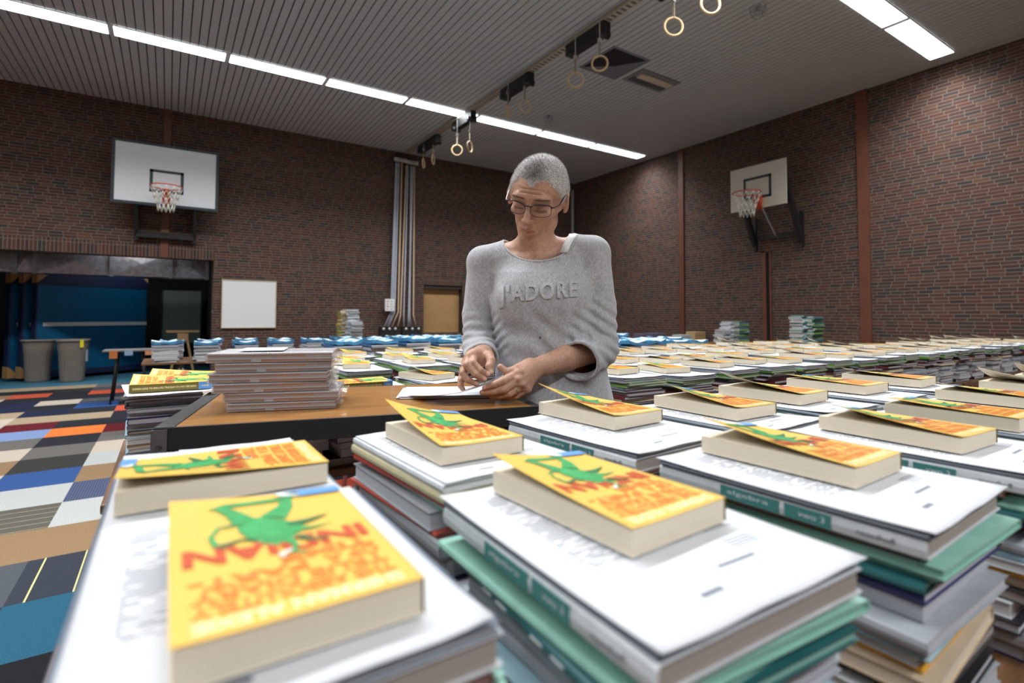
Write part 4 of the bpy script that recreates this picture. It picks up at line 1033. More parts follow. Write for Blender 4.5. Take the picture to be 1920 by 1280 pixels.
blue_stacks('farther blue tables', 15, -.02, .385, (6.80, 7.18), .832, .66)
blue_stacks('blue table past the person', 6, 2.95, .30, (3.52, 3.88), .890, TZ2-.04)
# piles against the brick walls: textbooks beyond the three hundred closest
def pile(px0, px1, py, plane, val, zb, cols, th=.022):
    f = yw if plane == 'y' else xw
    a, b = f(px0, py, val), f(px1, py, val); z = a[2]
    n = max(2, int(round((z-zb)/th))); r = random.Random(int(px0))
    for i in range(n):
        x, y = (a[0]+b[0])/2, (a[1]+b[1])/2
        stuff_book(cols[i % len(cols)], x+r.uniform(-.015, .015), y+r.uniform(-.02, .02), zb+i*(z-zb)/n, r.uniform(-.08, .08)+(0 if plane == 'y' else PI/2), .21, .29, (z-zb)/n)
pile(1350, 1366, 617, 'x', 8.05, .70, ('silver', 'white', 'white', 'slate')); pile(1361, 1378, 602, 'x', 8.2, .70, ('white', 'white', 'silver')); pile(1377, 1392, 603, 'x', 8.3, .70, ('teal', 'silver', 'green', 'slate'))
pile(1492, 1513, 591, 'x', 8.2, .70, ('slate', 'teal', 'white', 'white', 'pale blue')); pile(1514, 1528, 593, 'x', 8.3, .70, ('green', 'teal', 'slate'))
pile(649, 668, 580, 'y', 9.6, .70, ('white', 'white', 'silver')); pile(655, 675, 602, 'y', 9.3, .70, ('white', 'silver', 'pale blue', 'white')); pile(644, 650, 582, 'y', 9.7, .70, ('green', 'yellow', 'cream'))
pile(1884, 1916, 645, 'x', 7.2, .695, ('pale blue', 'slate', 'white', 'slate'))
table(2.6, 3.9, 9.0, 9.8, .70, 'table with tall white book piles against the brick wall beneath the notice sign side', True)
o = STUFF.obj('textbook_pile', STUFF_M); tag(o, 'remaining textbooks in the farther stacks across the hall and by the walls', 'books', None, 'stuff')
# small boxes on the wall table
card = pm('cardboard', srgb(190, 160, 112), .8); gb = pm('grey_violet_carton', srgb(96, 92, 112), .7); wbx = pm('white_carton', srgb(190, 196, 198), .7)
for px0, px1, y0, mt, nm in ((1161, 1182, 625, gb, 'grey violet carton beside the sleeve of the person'), (1203, 1217, 626, gb, 'narrow violet carton, first from the person'), (1224, 1247, 625, gb, 'wide violet carton, second from the person'),
                            (1249, 1272, 632, wbx, 'low white carton between the violet and grey ones'), (1277, 1296, 628, wbx, 'white and grey carton before the steel column'), (1303, 1323, 622, card, 'tan cardboard box beside the steel column')):
    Y = 6.8; a, b = yw(px0, y0, Y), yw(px1, y0, Y); w = min(.5, b[0]-a[0])
    m = MB(); m.box((-w/2, -.11, .0), (w/2, .11, a[2]-.70)); m.box((-w/2-.002, -.112, (a[2]-.70)*.5), (w/2+.002, -.108, (a[2]-.70)*.56), 1)
    tag(m.obj('carton', [mt, pm('tape', srgb(150, 140, 120), .4)], None, ((a[0]+b[0])/2, Y+.11, .7005), 0, .004), nm, 'box', 'cartons on the wall table')

# ================================================================ THINGS ON THE DESK
film = NT('shrink_film'); film.b.inputs['Transmission Weight'].default_value = .72; film.b.inputs['Roughness'].default_value = .06; film.b.inputs['IOR'].default_value = 1.05
film.b.inputs['Specular IOR Level'].default_value = .9; film.b.inputs['Alpha'].default_value = .42; film.col((.95, .95, .97))
fn = film.noise(film.coord(), 38, 4, .6); film.bump(fn, 1.0, .006); film.b.inputs['Coat Weight'].default_value = 1.0; film.b.inputs['Coat Roughness'].default_value = .05; film = film.mat
pk_page = page_mat('wrapped_pages_brown', srgb(182, 138, 116), .75, 700); pk_or = page_mat('wrapped_pages_orange', srgb(206, 132, 84), .8, 700); pk_cov = pm('wrapped_cover_white', srgb(214, 210, 212), .5); pk_gr = page_mat('wrapped_pages_pink', srgb(196, 162, 154), .8, 700)
a = hz(415, 774, DZ); b = hz(636, 765, DZ); pkA = math.atan2(b[1]-a[1], b[0]-a[0]); pw_ = .262
z = .0
for k in range(6):
    hk = .0225 if k else .0195; off = [(.012, .0), (.004, .004), (-.020, .0), (-.030, .006), (-.014, .008), (-.034, .010)][k]
    wk = [.245, .262, .262, .268, .262, .285][k]
    t = empty('wrapped_book_pack', (a[0]+math.cos(pkA)*off[0], a[1]+math.sin(pkA)*off[0]+off[1], DZ+.0008+z), pkA+math.radians((0, -1, 1.5, -1, 1, -.5)[k]), 'shrink-wrapped pack of two books on the desk, %s of six' % ('topmost', 'second from the top', 'third from the top', 'fourth from the top', 'fifth from the top', 'lowest')[5-k], 'book pack', 'shrink-wrapped packs on the desk')
    for j in range(2):
        h0 = j*hk/2; m = MB()
        m.box((0, .0, h0+.0006), (wk, .20, h0+.0016), 0); m.box((.0, -.0004, h0+hk/2-.0036), (wk, .20, h0+hk/2-.0002), 0)
        cuts = [(0, .55, 1), (.55, .78, 2), (.78, 1, 3)] if j else [(0, .2, 3), (.2, .34, 1), (.34, .42, 0), (.42, .72, 2), (.72, 1, 1)]
        for u0, u1, mi in cuts: m.box((.002+u0*(wk-.004), .0015, h0+.0016), (.002+u1*(wk-.004), .198, h0+hk/2-.0036), mi)
        m.obj('wrapped_book', [pk_cov, pk_page, pk_or, pk_gr], t)
    m = MB(); nx = 24; ny = 14; e = .0018; r = random.Random(k)
    # film: crinkled sleeve with a sealed fin at its end
    prof = []
    for i in range(nx+1):
        u = i/nx; x = -e+u*(wk+2*e); prof.append(x)
    vs = []
    ringn = 24
    for i, x in enumerate(prof):
        tp = 1.0 if 0 < i < nx else .6
        for q in range(ringn):
            s_ = q/ringn*4; sd = int(s_); f = s_-sd
            y0_, y1_, z0_, z1_ = -e, .20+e, .0001, hk+.0009
            P_ = [(y0_+f*(y1_-y0_), z0_), (y1_, z0_+f*(z1_-z0_)), (y1_-f*(y1_-y0_), z1_), (y0_, z1_-f*(z1_-z0_))][sd]
            jj = .0007*math.sin(x*190+q*2+k)*(1 if sd else 0)
            yy_ = P_[0]+jj*.6-(.0008 if sd == 3 else 0); vs.append((x, yy_, P_[1]+max(-.0001, jj*.5) if sd == 2 else P_[1]))
    fs = [(i*ringn+q, i*ringn+(q+1) % ringn, (i+1)*ringn+(q+1) % ringn, (i+1)*ringn+q) for i in range(nx) for q in range(ringn)]
    m.add(vs, fs, 0, True); m.f.append(tuple(range(ringn))); m.m.append(0); m.sm.append(False); m.f.append(tuple(nx*ringn+q for q in reversed(range(ringn)))); m.m.append(0); m.sm.append(False)
    fin = []
    for i in range(9):
        f = i/8; fin.append((wk+e, .0+f*.2, hk*.5+.004*math.sin(f*14+k))); fin.append((wk+.016+.004*math.sin(f*9+k*2), .0+f*.2, hk*.5+.010*math.sin(f*11+k)))
    m.add(fin, [(2*i, 2*i+1, 2*i+3, 2*i+2) for i in range(8)], 0, True)
    m.obj('shrink_film', film, t); z += hk+.0014
m = MB(); m.box((0, 0, 0), (.105, .13, .0012)); o = m.obj('label_sheet', pm('label_paper', (.8, .8, .8), .6), None, (a[0]+.035, a[1]+.035, DZ+.0028+z), pkA+.05); tag(o, 'small white sheet lying on top of the shrink-wrapped packs', 'sheet')
# loose papers on the desk
blank = NT('loose_white_paper'); c = blank.xyz(blank.coord()); 
rw = blank.math('FRACT', blank.math('MULTIPLY', c[1], 170.0)); colm = blank.math('FRACT', blank.math('MULTIPLY', c[0], 22.0))
ik = blank.math('MULTIPLY', blank.math('GREATER_THAN', rw, .5), blank.math('GREATER_THAN', colm, .35))
ik = blank.math('MULTIPLY', ik, blank.math('MULTIPLY', blank.math('COMPARE', c[0], -.02, .055), blank.math('COMPARE', c[1], .01, .065)))
blank.col(blank.mix(blank.math('MULTIPLY', ik, .35), (.71, .72, .77), (.15, .17, .22))); blank.b.inputs['Roughness'].default_value = .7; blank = blank.mat
p0 = hz(752, 749, DZ); p1 = hz(944, 747, DZ); pa = math.atan2(p1[1]-p0[1], p1[0]-p0[0]); W_ = math.hypot(p1[0]-p0[0], p1[1]-p0[1])
for k, (dx, dy, da, nm) in enumerate(((0, 0, 0, 'lowest of the loose sheets'), (-.012, .006, .02, 'second loose sheet'), (.004, .010, -.015, 'third loose sheet'), (-.004, .004, .01, 'fourth loose sheet'))):
    m = MB(); nx = 12; ny = 8; vs = []
    for j in range(ny+1):
        for i in range(nx+1):
            u, v = i/nx, j/ny; vs.append(((u-.5)*.297, (v-.5)*.21, .0006+.004*max(0, u-.6)**2*k+.006*max(0, .12-v)*(k+1)*.3))
    m.add(vs, [(j*(nx+1)+i, j*(nx+1)+i+1, (j+1)*(nx+1)+i+1, (j+1)*(nx+1)+i) for j in range(ny) for i in range(nx)], 0, True)
    o = m.obj('loose_sheet', blank, None, (p0[0]+math.cos(pa)*(.143+dx)-math.sin(pa)*(.107+dy), p0[1]+math.sin(pa)*(.143+dx)+math.cos(pa)*(.107+dy), DZ+.0008+k*.0014), pa+da)
    sm = o.modifiers.new('paper', 'SOLIDIFY'); sm.thickness = .0012; sm.offset = 1
    tag(o, 'white paper sheet flat on the desk under the hands, %s' % nm, 'sheet', 'loose sheets on the desk')
# the sheet she lifts
near = [hz(764, 741, DZ+.009), pd(815, 740.5, 1.365), pd(862, 735, 1.372), pd(905, 722, 1.385), pd(943, 705, 1.40)]
m = MB(); vs = []; back = np.array([.118, .180, 0])*.62
nn = 20
def cr(P, t):
    k = min(int(t*(len(P)-1)), len(P)-2); f = t*(len(P)-1)-k; g = lambda i: P[max(0, min(len(P)-1, i))]
    return .5*((2*g(k))+(-g(k-1)+g(k+1))*f+(2*g(k-1)-5*g(k)+4*g(k+1)-g(k+2))*f*f+(-g(k-1)+3*g(k)-3*g(k+1)+g(k+2))*f**3)
for i in range(nn+1):
    p = cr(near, i/nn)
    for j in range(7):
        f = j/6; q = p+back*f; vs.append((q[0], q[1], p[2]-.010*f*(i/nn)))
m.add(vs, [(i*7+j, (i+1)*7+j, (i+1)*7+j+1, i*7+j+1) for i in range(nn) for j in range(6)], 0, True)
o = m.obj('lifted_sheet', blank); sm = o.modifiers.new('paper', 'SOLIDIFY'); sm.thickness = .0016; tag(o, 'white sheets being lifted and leafed by the hand of the person', 'sheet')
# beige slip behind the papers
a = hz(812, 716, .925)
# ================================================================ THE PERSON
PO = Vector((.95, 1.29, 0)); PRZ = math.radians(-33.2)
_pc, _ps = math.cos(PRZ), math.sin(PRZ)
def L(px, py, d):
    w = pd(px, py, d); x = w[0]-PO.x; y = w[1]-PO.y
    return np.array([_pc*x+_ps*y, -_ps*x+_pc*y, w[2]])
def person():
    # ------------------------------------------------ materials
    t = NT('skin')
    co = t.coord()
    n1 = t.noise(co, 9, 4); n2 = t.noise(co, 160, 4, .6)
    base = t.ramp(n1, [(.3, (.50, .275, .185)), (.7, (.63, .37, .26))])
    base = t.mix(t.ramp(n2, [(.42, (0, 0, 0)), (.70, (.50, .50, .50))]), base, (.33, .155, .095))
    at = t.new('ShaderNodeAttribute', attribute_name='tint')
    s3 = t.n.new('ShaderNodeSeparateColor'); t.l.new(at.outputs['Color'], s3.inputs[0])
    base = t.mix(s3.outputs[0], base, (.40, .13, .10))          # lips, knuckles
    base = t.mix(s3.outputs[1], base, (.78, .50, .42))          # nails
    base = t.mix(s3.outputs[2], base, (.05, .03, .025))         # lash line
    t.col(base); t.b.inputs['Roughness'].default_value = .47
    t.b.inputs['Subsurface Weight'].default_value = .08; t.b.inputs['Subsurface Radius'].default_value = (.01, .004, .002)
    t.b.inputs['Subsurface Scale'].default_value = .5
    t.bump(t.noise(co, 300, 6, .7), .6, .0014)
    skin = t.mat
    t = NT('grey_marl_sweat'); co = t.coord()
    mp = t.new('ShaderNodeMapping'); mp.inputs['Scale'].default_value = (1, 1, .55); mp.inputs['Rotation'].default_value = (0, .5, 0)
    t.l.new(co, mp.inputs[0])
    a = t.noise(mp.outputs[0], 230, 6, .75); b = t.noise(co, 40, 3)
    c = t.ramp(a, [(.33, (.29, .295, .31)), (.5, (.44, .445, .465)), (.68, (.62, .625, .65))])
    t.col(t.mix(t.ramp(b, [(.3, (0, 0, 0)), (.7, (.25, .25, .25))]), c, (.46, .465, .485)))
    t.b.inputs['Roughness'].default_value = .95; t.b.inputs['Sheen Weight'].default_value = .25
    t.bump(a, .5, .0012)
    marl = t.mat
    hairm = NT('cropped_hair'); co = hairm.coord()
    hn = hairm.noise(co, 260, 3, .8)
    sx = hairm.xyz(co)
    # darker patch on the crown, white at the sides: a real colour of the hair
    dx = hairm.math('MULTIPLY', hairm.math('ADD', sx[0], -.0), 1)
    dk = hairm.ramp(hairm.noise(co, 16, 3), [(.40, (0, 0, 0)), (.62, (1, 1, 1))])
    att = hairm.new('ShaderNodeAttribute', attribute_name='tint')
    s4 = hairm.n.new('ShaderNodeSeparateColor'); hairm.l.new(att.outputs['Color'], s4.inputs[0])
    sp = hairm.ramp(hn, [(.33, (.30, .28, .265)), (.5, (.55, .535, .52)), (.65, (.80, .79, .78))])
    spd = hairm.ramp(hn, [(.38, (.05, .042, .036)), (.58, (.20, .18, .165)), (.72, (.50, .48, .46))])
    hairm.col(hairm.mix(s4.outputs[0], sp, spd)); hairm.b.inputs['Roughness'].default_value = .7
    hairm = hairm.mat
    frame_m = pm('dark_purple_acetate', (.022, .012, .03), .25)
    metal_m = pm('pale_metal', (.7, .68, .72), .3, .9)
    white_m = pm('white_cotton', (.82, .82, .84), .9)
    gold = pm('gold_ring', (.8, .62, .3), .25, 1)
    denim = pm('dark_denim', (.022, .028, .045), .9, var=.3, scale=80)
    shoe_m = pm('black_shoe_leather', (.02, .02, .02), .5)
    root = empty('person', PO, PRZ, 'standing person with cropped grey hair and glasses in a pale grey sweatshirt, leafing papers', 'person')

    # ------------------------------------------------ head frame
    yaw, pit, rol = math.radians(15), math.radians(30.5), math.radians(-12)
    # face forward (+Y of the head) points to the camera and down to the picture's left
    Mz = Matrix.Rotation(PI - yaw, 3, 'Z')           # turn to face the camera
    Mx = Matrix.Rotation(-pit, 3, 'X'); My = Matrix.Rotation(rol, 3, 'Y')
    HR = np.array(Mz @ My @ Mx)
    # with the face towards -y of the person: +X of the head is the picture's left
    HC = L(1009, 367, 1.545)
    def H(x, y, z): return HC + HR @ np.array([x, y, z*1.085 if z < 0 else z])
    Fd = Field((-.155, -.20, 1.265), (.17, .16, 1.665), .0019)
    def E(c, r, k=.012, op='u', R=None): Fd.ell(H(*c), r, HR if R is None else HR @ np.array(R), k, op)
    def Cp(a, b, r1, r2=None, k=.01, op='u'): Fd.cap(H(*a), H(*b), r1, r2, k, op)
    E((0, -.018, .030), (.0755, .093, .082), .0)
    E((0, .020, .020), (.066, .068, .066), .03)
    E((0, .026, -.030), (.056, .056, .075), .03)
    E((0, .034, -.072), (.045, .040, .045), .025)
    E((0, .064, -.104), (.021, .016, .014), .022)
    for s in (-1, 1):
        E((s*.047, .000, -.062), (.016, .024, .026), .022)
        Cp((s*.046, .002, -.072), (s*.018, .062, -.104), .010, .009, .02)
        E((s*.045, .058, -.026), (.017, .016, .013), .018)          # cheek bones
        E((s*.067, -.012, .000), (.013, .035, .035), .02)
        E((s*.033, .090, -.004), (.019, .016, .013), .014, 's')      # sockets
        E((s*.064, .062, .004), (.006, .012, .015), .018, 's')       # temples
        E((s*.0325, .0655, -.006), (.0155, .0155, .0125), .004)       # eyelid over eye
        Cp((s*.014, .083, .020), (s*.034, .081, .022), .0085, .0075, .012)  # brow
        Cp((s*.034, .081, .022), (s*.052, .066, .014), .0075, .006, .012)
        Cp((s*.020, .079, -.0165), (s*.045, .073, -.0185), .0022, .0018, .003, 's')  # lower lid crease
        Cp((s*.0205, .0865, -.050), (s*.0325, .0780, -.074), .0022, .0018, .006, 's')  # nasolabial fold
        Cp((s*.0385, .0705, -.062), (s*.0335, .0715, -.084), .0018, .0014, .006, 's')
        Cp((s*.050, .048, -.048), (s*.044, .052, -.078), .006, .004, .014, 's')    # hollow cheek
        E((s*.0112, .0960, -.0405), (.0062, .0095, .0062), .006)    # alae
    Cp((0, .080, .012), (0, .098, -.020), .0075, .0085, .012)
    Cp((0, .098, -.020), (0, .110, -.0365), .0082, .0098, .008)
    E((0, .108, -.0385), (.0105, .010, .0088), .005)
    for s in (-1, 1): E((s*.0062, .104, -.0475), (.0034, .0048, .0034), .002, 's')
    Cp((0, .094, -.052), (0, .090, -.062), .0024, .0028, .004, 's')
    E((0, .078, -.066), (.027, .014, .016), .014)
    Cp((-.019, .0845, -.0665), (0, .0915, -.0645), .0036, .0046, .004)
    Cp((.019, .0845, -.0665), (0, .0915, -.0645), .0036, .0046, .004)
    Cp((-.017, .0835, -.0740), (0, .0895, -.0755), .0042, .0058, .004)
    Cp((.017, .0835, -.0740), (0, .0895, -.0755), .0042, .0058, .004)
    Cp((-.024, .0850, -.0715), (0, .0965, -.0698), .0016, .0020, .002, 's')
    Cp((.024, .0850, -.0715), (0, .0965, -.0698), .0016, .0020, .002, 's')
    Cp((-.014, .086, -.0865), (.014, .086, -.0865), .0045, .0045, .010, 's')
    def crease_line(pts, r, k):
        for a, b in zip(pts[:-1], pts[1:]): Cp(a, b, r, r, k, 's')
    for z, w in ((.034, .030), (.045, .034), (.056, .030)):
        pts = []
        for i in range(9):
            x = -w+2*w*i/8; yy = .0885-5.2*x*x-(z-.030)*.23; pts.append((x, yy+.0012, z-.9*x*x*1.2))
        crease_line(pts, .0011, .0032)
    for s in (-1, 1):
        crease_line([(s*.022, .0865, -.046), (s*.0285, .0835, -.058), (s*.0325, .0790, -.072)], .0016, .0045)
        crease_line([(s*.0275, .0805, -.074), (s*.0285, .0780, -.088)], .0012, .004)
    # ears
    for s in (-1, 1):
        a = .55
        Re = [[math.cos(a), s*math.sin(a)*-1, 0], [s*math.sin(a), math.cos(a), 0], [0, 0, 1]]
        Re = np.array([[math.cos(s*a), math.sin(s*a), 0], [-math.sin(s*a), math.cos(s*a), 0], [0, 0, 1.0]])
        ec = np.array([s*.0850, -.005, -.008])
        E(ec, (.0060, .0185, .0300), .004, R=Re)
        E(ec+[s*.006, .002, .003], (.0055, .0095, .0165), .003, 's', R=Re)
        Cp(ec+[s*.001, .012, -.006], ec+[s*.000, .010, -.022], .0042, .005, .004)
        Cp(ec+[-s*.012, .006, -.004], ec+[-s*.003, .004, -.004], .011, .010, .006)
    # neck, throat, shoulders and collar bones
    nb = L(1003, 462, 1.60)
    Fd.cap(H(0, -.030, -.045), nb, .049, .049, .02)
    Fd.cap(nb, L(1006, 500, 1.62), .049, .066, .03)
    for s, q, r in ((-1, L(905, 487, 1.615), .040), (1, L(1112, 470, 1.615), .042)):
        Fd.cap(L(1004, 474, 1.64), q, .047, r, .035)                  # trapezius
    Fd.ell(L(1008, 548, 1.630), (.150, .080, .105), k=.05)
    c0 = L(1000, 487, 1.515)
    Fd.cap(L(992, 486, 1.560), L(915, 476, 1.615), .0085, .0075, .016)     # collar bones
    Fd.cap(L(1010, 486, 1.560), L(1095, 460, 1.615), .0085, .0075, .016)
    Fd.cap(H(-.036, -.018, -.075), L(1006, 488, 1.548), .0085, .0060, .013)  # neck muscles
    Fd.cap(H(.036, -.018, -.075), L(995, 488, 1.548), .0085, .0060, .013)
    Fd.cap(H(0, .010, -.092), L(1001, 482, 1.580), .016, .014, .016)      # throat
    Fd.ell(L(1001, 484, 1.535), (.011, .012, .010), k=.012, op='s')
    for i, (yy, dx) in enumerate(((455, 0), (459, 3), (463.5, 5), (468, 6))):
        Fd.cap(L(1003+dx, yy+1, 1.522), L(1030+dx, yy-4, 1.545), .0014, .001, .006, 's')
    P1, F1 = Fd.mesh()
    # tint painted per vertex: lips, lash line
    Hi = HR.T
    def head_co(P):
        q = (P-HC) @ HR; q[:, 2] = np.where(q[:, 2] < 0, q[:, 2]/1.085, q[:, 2]); return q
    Q = head_co(P1)
    tint = np.zeros((len(P1), 4), np.float32); tint[:, 3] = 1
    lip = (np.abs(Q[:, 0]) < .0235) & (Q[:, 1] > .070)
    lz = -.0702-Q[:, 2]
    wz = .0072*(1-(np.abs(Q[:, 0])/.025)**1.6)
    tint[lip, 0] = np.clip((wz[lip]-np.abs(lz[lip]))/.0025+.3, 0, .55)
    for s in (-1, 1):
        ex = Q[:, 0]*s-.0325
        ez = Q[:, 2]+.0165-.0035*(ex/.016)**2
        m = (np.abs(ex) < .0165) & (Q[:, 1] > .055)
        tint[m, 2] = np.maximum(tint[m, 2], np.clip(1-np.abs(ez[m])/.0019, 0, .85))
    # ------------------------------------------------ arms and hands
    def arm(bone, rad, hand, h=.0013):
        pts = np.array([p for ch in hand for p in ch[0]]+list(bone))
        F = Field(pts.min(0)-.045, pts.max(0)+.045, h)
        F.chain(bone, rad, .01)
        for ch, rr, k in hand: F.chain(ch, rr, k)
        return F
    # picture-left arm (towards the camera, hand hanging over the sheets)
    a_wr = L(905, 666, 1.475)
    A = arm([L(896, 640, 1.60), L(902, 655, 1.53), a_wr], [.034, .032, .027], [
        ([a_wr, L(890, 664, 1.425)], [.024, .0150], .014),
        ([a_wr, L(882, 668, 1.420)], [.023, .0145], .014),
        ([a_wr, L(876, 677, 1.425)], [.022, .0135], .014),
        ([a_wr, L(872, 688, 1.430)], [.020, .0120], .014),
        ([L(903, 672, 1.45), L(918, 668, 1.435)], [.020, .0135], .014),
        ([L(889, 664, 1.420), L(886.5, 680, 1.385), L(901, 694.5, 1.378), L(914, 702.5, 1.385)], [.0128, .0102, .0090, .0074], .003),
        ([L(880, 668, 1.415), L(875, 684, 1.378), L(892, 702, 1.372), L(908, 711.5, 1.380)], [.0122, .0102, .0090, .0076], .003),
        ([L(873, 679, 1.420), L(868, 699, 1.385), L(878, 712.5, 1.378), L(893.5, 719.5, 1.382)], [.0115, .0096, .0086, .0073], .003),
        ([L(869, 692, 1.425), L(864, 713, 1.400), L(863.5, 722, 1.395), L(867.5, 729, 1.395)], [.0105, .0085, .0076, .0066], .003),
        ([L(916, 666, 1.435), L(921, 676, 1.415), L(917.5, 687, 1.40), L(920.5, 697.5, 1.392)], [.0135, .0115, .0108, .0082], .003)])
    # knuckles
    for q in ((887, 661, 1.41), (878, 666, 1.405)): A.ell(L(*q), (.0085, .0085, .0075), k=.01)
    # picture-right arm (forearm across the front)
    b_el = L(1112, 657, 1.565); b_mid = L(1062, 671, 1.50); b_wr = L(995, 693, 1.445)
    B = arm([b_el, b_mid, L(1020, 685, 1.465), b_wr], [.036, .036, .0275, .0255], [
        ([b_wr, L(973, 699, 1.415)], [.024, .0150], .014),
        ([b_wr, L(974, 711, 1.405)], [.025, .0150], .014),
        ([b_wr, L(980, 721, 1.405)], [.025, .0145], .014),
        ([b_wr, L(988, 729, 1.410)], [.024, .0130], .014),
        ([L(990, 690, 1.44), L(969, 691, 1.43)], [.019, .0125], .014),
        ([L(973, 699, 1.415), L(943.5, 714, 1.385), L(925.5, 721, 1.380), L(909, 727, 1.385)], [.0142, .0110, .0095, .0078], .003),
        ([L(974, 711, 1.405), L(946, 729, 1.385), L(926, 734, 1.385), L(904.5, 735.5, 1.392)], [.0140, .0108, .0092, .0078], .003),
        ([L(981, 722, 1.405), L(955, 738, 1.395), L(937, 742, 1.400), L(921, 743, 1.405)], [.0132, .0100, .0086, .0072], .003),
        ([L(989, 729, 1.410), L(968, 742, 1.410), L(954, 745, 1.415), L(942, 746, 1.420)], [.0118, .0088, .0076, .0066], .003),
        ([L(978, 688, 1.435), L(966, 693, 1.415), L(950, 697, 1.405), L(938, 688, 1.405)], [.0140, .0115, .0102, .0088], .003)])
    for q in ((972, 697, 1.402), (972, 709, 1.393), (978, 720, 1.393)): B.ell(L(*q), (.0095, .0095, .0075), k=.01)
    # tendons and creases on the back of the hand
    for q in ((973, 699, 1.400), (974, 711, 1.390), (981, 721, 1.390)):
        B.cap(L(1000, 697, 1.425), L(*q), .0036, .0040, .007)
    P2, F2 = A.mesh(); P3, F3 = B.mesh()
    def nail_tint(P, lst):
        tt = np.zeros((len(P), 4), np.float32); tt[:, 3] = 1
        for tip, prev, dz in lst:
            tip = L(*tip); prev = L(*prev); u = (tip-prev)/np.linalg.norm(tip-prev)
            c = tip+u*.001+np.array(dz)*.0065
            d = np.linalg.norm((P-c)*[1, 1, 1], axis=1)
            tt[:, 1] = np.maximum(tt[:, 1], np.clip((.0068-d)/.001, 0, .75))
        return tt
    up = (0, -.75, .65)
    t2 = nail_tint(P2, [((914, 702.5, 1.385), (901, 694.5, 1.378), up), ((908, 711.5, 1.38), (892, 702, 1.372), up),
                        ((893.5, 719.5, 1.382), (878, 712.5, 1.378), up), ((920.5, 697.5, 1.392), (917.5, 687, 1.40), (.3, -.8, .4))])
    t3 = nail_tint(P3, [((909, 727, 1.385), (925.5, 721, 1.38), up), ((904.5, 735.5, 1.392), (926, 734, 1.385), up)])
    # ------------------------------------------------ trunk and legs inside the clothes
    T = Field((-.26, -.16, -.0), (.27, .20, 1.36), .009)
    T.cap((.01, .03, 1.24), (.03, .03, .98), .10, .10, .05)
    T.ell((.03, .03, .90), (.155, .10, .11), k=.06)
    T.cap((-.13, .03, 1.31), (.14, .02, 1.32), .035, .035, .05)
    T.chain([L(908, 495, 1.61), L(899, 590, 1.605), L(899, 640, 1.59)], [.033, .026, .028], .02)
    T.chain([L(1108, 480, 1.61), L(1121, 575, 1.602), L(1118, 645, 1.585)], [.037, .033, .034], .02)
    for s in (-1, 1):
        T.chain([np.array([.03+s*.085, .03, .86]), np.array([.03+s*.09, .02, .48]), np.array([.03+s*.10, .05, .09])], [.080, .055, .036], .03)
        T.cap((.03+s*.10, .06, .045), (.03+s*.11, -.09, .035), .032, .026, .03)
    P4, F4 = T.mesh()
    t4 = np.zeros((len(P4), 4), np.float32); t4[:, 3] = 1
    P = np.concatenate([P1, P2, P3, P4]); off = np.cumsum([0, len(P1), len(P2), len(P3)])
    Fa = np.concatenate([F1, F2+off[1], F3+off[2], F4+off[3]])
    me = np_mesh('body', P, Fa, skin)
    ca = me.color_attributes.new('tint', 'FLOAT_COLOR', 'POINT')
    ca.data.foreach_set('color', np.concatenate([tint, t2, t3, t4]).ravel())
    mobj('body', me, root)
    # ------------------------------------------------ hair
    G = Field((-.13, -.215, 1.42), (.17, .12, 1.67), .0021)
    def E2(c, r, k=.0, op='u'): G.ell(H(*c), r, HR, k, op)
    E2((0, -.018, .030), (.0755, .093, .082))
    E2((0, .020, .020), (.066, .068, .066), .03)
    E2((0, .026, -.030), (.056, .056, .075), .03)
    for s in (-1, 1):
        E2((s*.067, -.012, .000), (.013, .035, .035), .02)
    Xg, Yg, Zg = np.meshgrid(*G.ax, indexing='ij')
    hx = (Xg-HC[0])*HR[0, 0]+(Yg-HC[1])*HR[1, 0]+(Zg-HC[2])*HR[2, 0]
    hy = (Xg-HC[0])*HR[0, 1]+(Yg-HC[1])*HR[1, 1]+(Zg-HC[2])*HR[2, 1]
    hzz = (Xg-HC[0])*HR[0, 2]+(Yg-HC[1])*HR[1, 2]+(Zg-HC[2])*HR[2, 2]
    ax = np.abs(hx)
    front = .062+.005*np.exp(-((ax-.027)/.012)**2)-.012*np.exp(-(ax/.012)**2)-.020*np.clip((ax-.048)/.02, 0, 1)
    side = .030-1.9*np.clip(.050-hy, 0, .032)
    back = -.060+0*hy
    line = np.where(hy > .050, np.minimum(front, np.where(ax > .05, np.maximum(.03, front-.0), front)), np.where(hy > .016, side, np.where(hy > -.030, .022-(.016-hy)*.0+0*side, back)))
    # smooth the stages around the ear
    tfr = np.clip((hy-.034)/.020, 0, 1); line = line
    sidel = np.interp(hy.ravel(), [-.12, -.05, -.034, -.026, .002, .010, .018, .030, .042, .052, .062], [-.030, -.030, -.020, .018, .020, -.004, -.008, .012, .032, .044, .057]).reshape(hy.shape)
    line = np.where((ax > .045), np.minimum(sidel, front+.0), np.where(hy > .03, front, sidel))
    G.D = (G.D-(.0056*np.clip((hzz-line+.004)/.020, 0, 1)**.8-.0022+.0009*np.sin(Xg*610+Zg*300)*np.sin(Yg*540-Zg*410))).astype(np.float32)
    G.D = np.maximum(G.D, (line-.008-hzz)*.8)
    G.D += (.0007*np.sin(Xg*1300+np.sin(Yg*900)*2)*np.sin(Zg*1250+np.sin(Xg*800)*2)).astype(np.float32)
    Ph, Fh = G.mesh()
    r = np.random.default_rng(3)
    N = np.zeros((len(Ph), 3)); e1 = Ph[Fh[:, 2]]-Ph[Fh[:, 0]]; e2 = Ph[Fh[:, 3]]-Ph[Fh[:, 1]]
    fn = np.cross(e1, e2); fn /= np.linalg.norm(fn, axis=1)[:, None]+1e-9
    fc = Ph[Fh].mean(1)
    outw = np.einsum('ij,ij->i', fn, fc-HC) > .02
    idx = r.choice(np.nonzero(outw)[0], 16000)
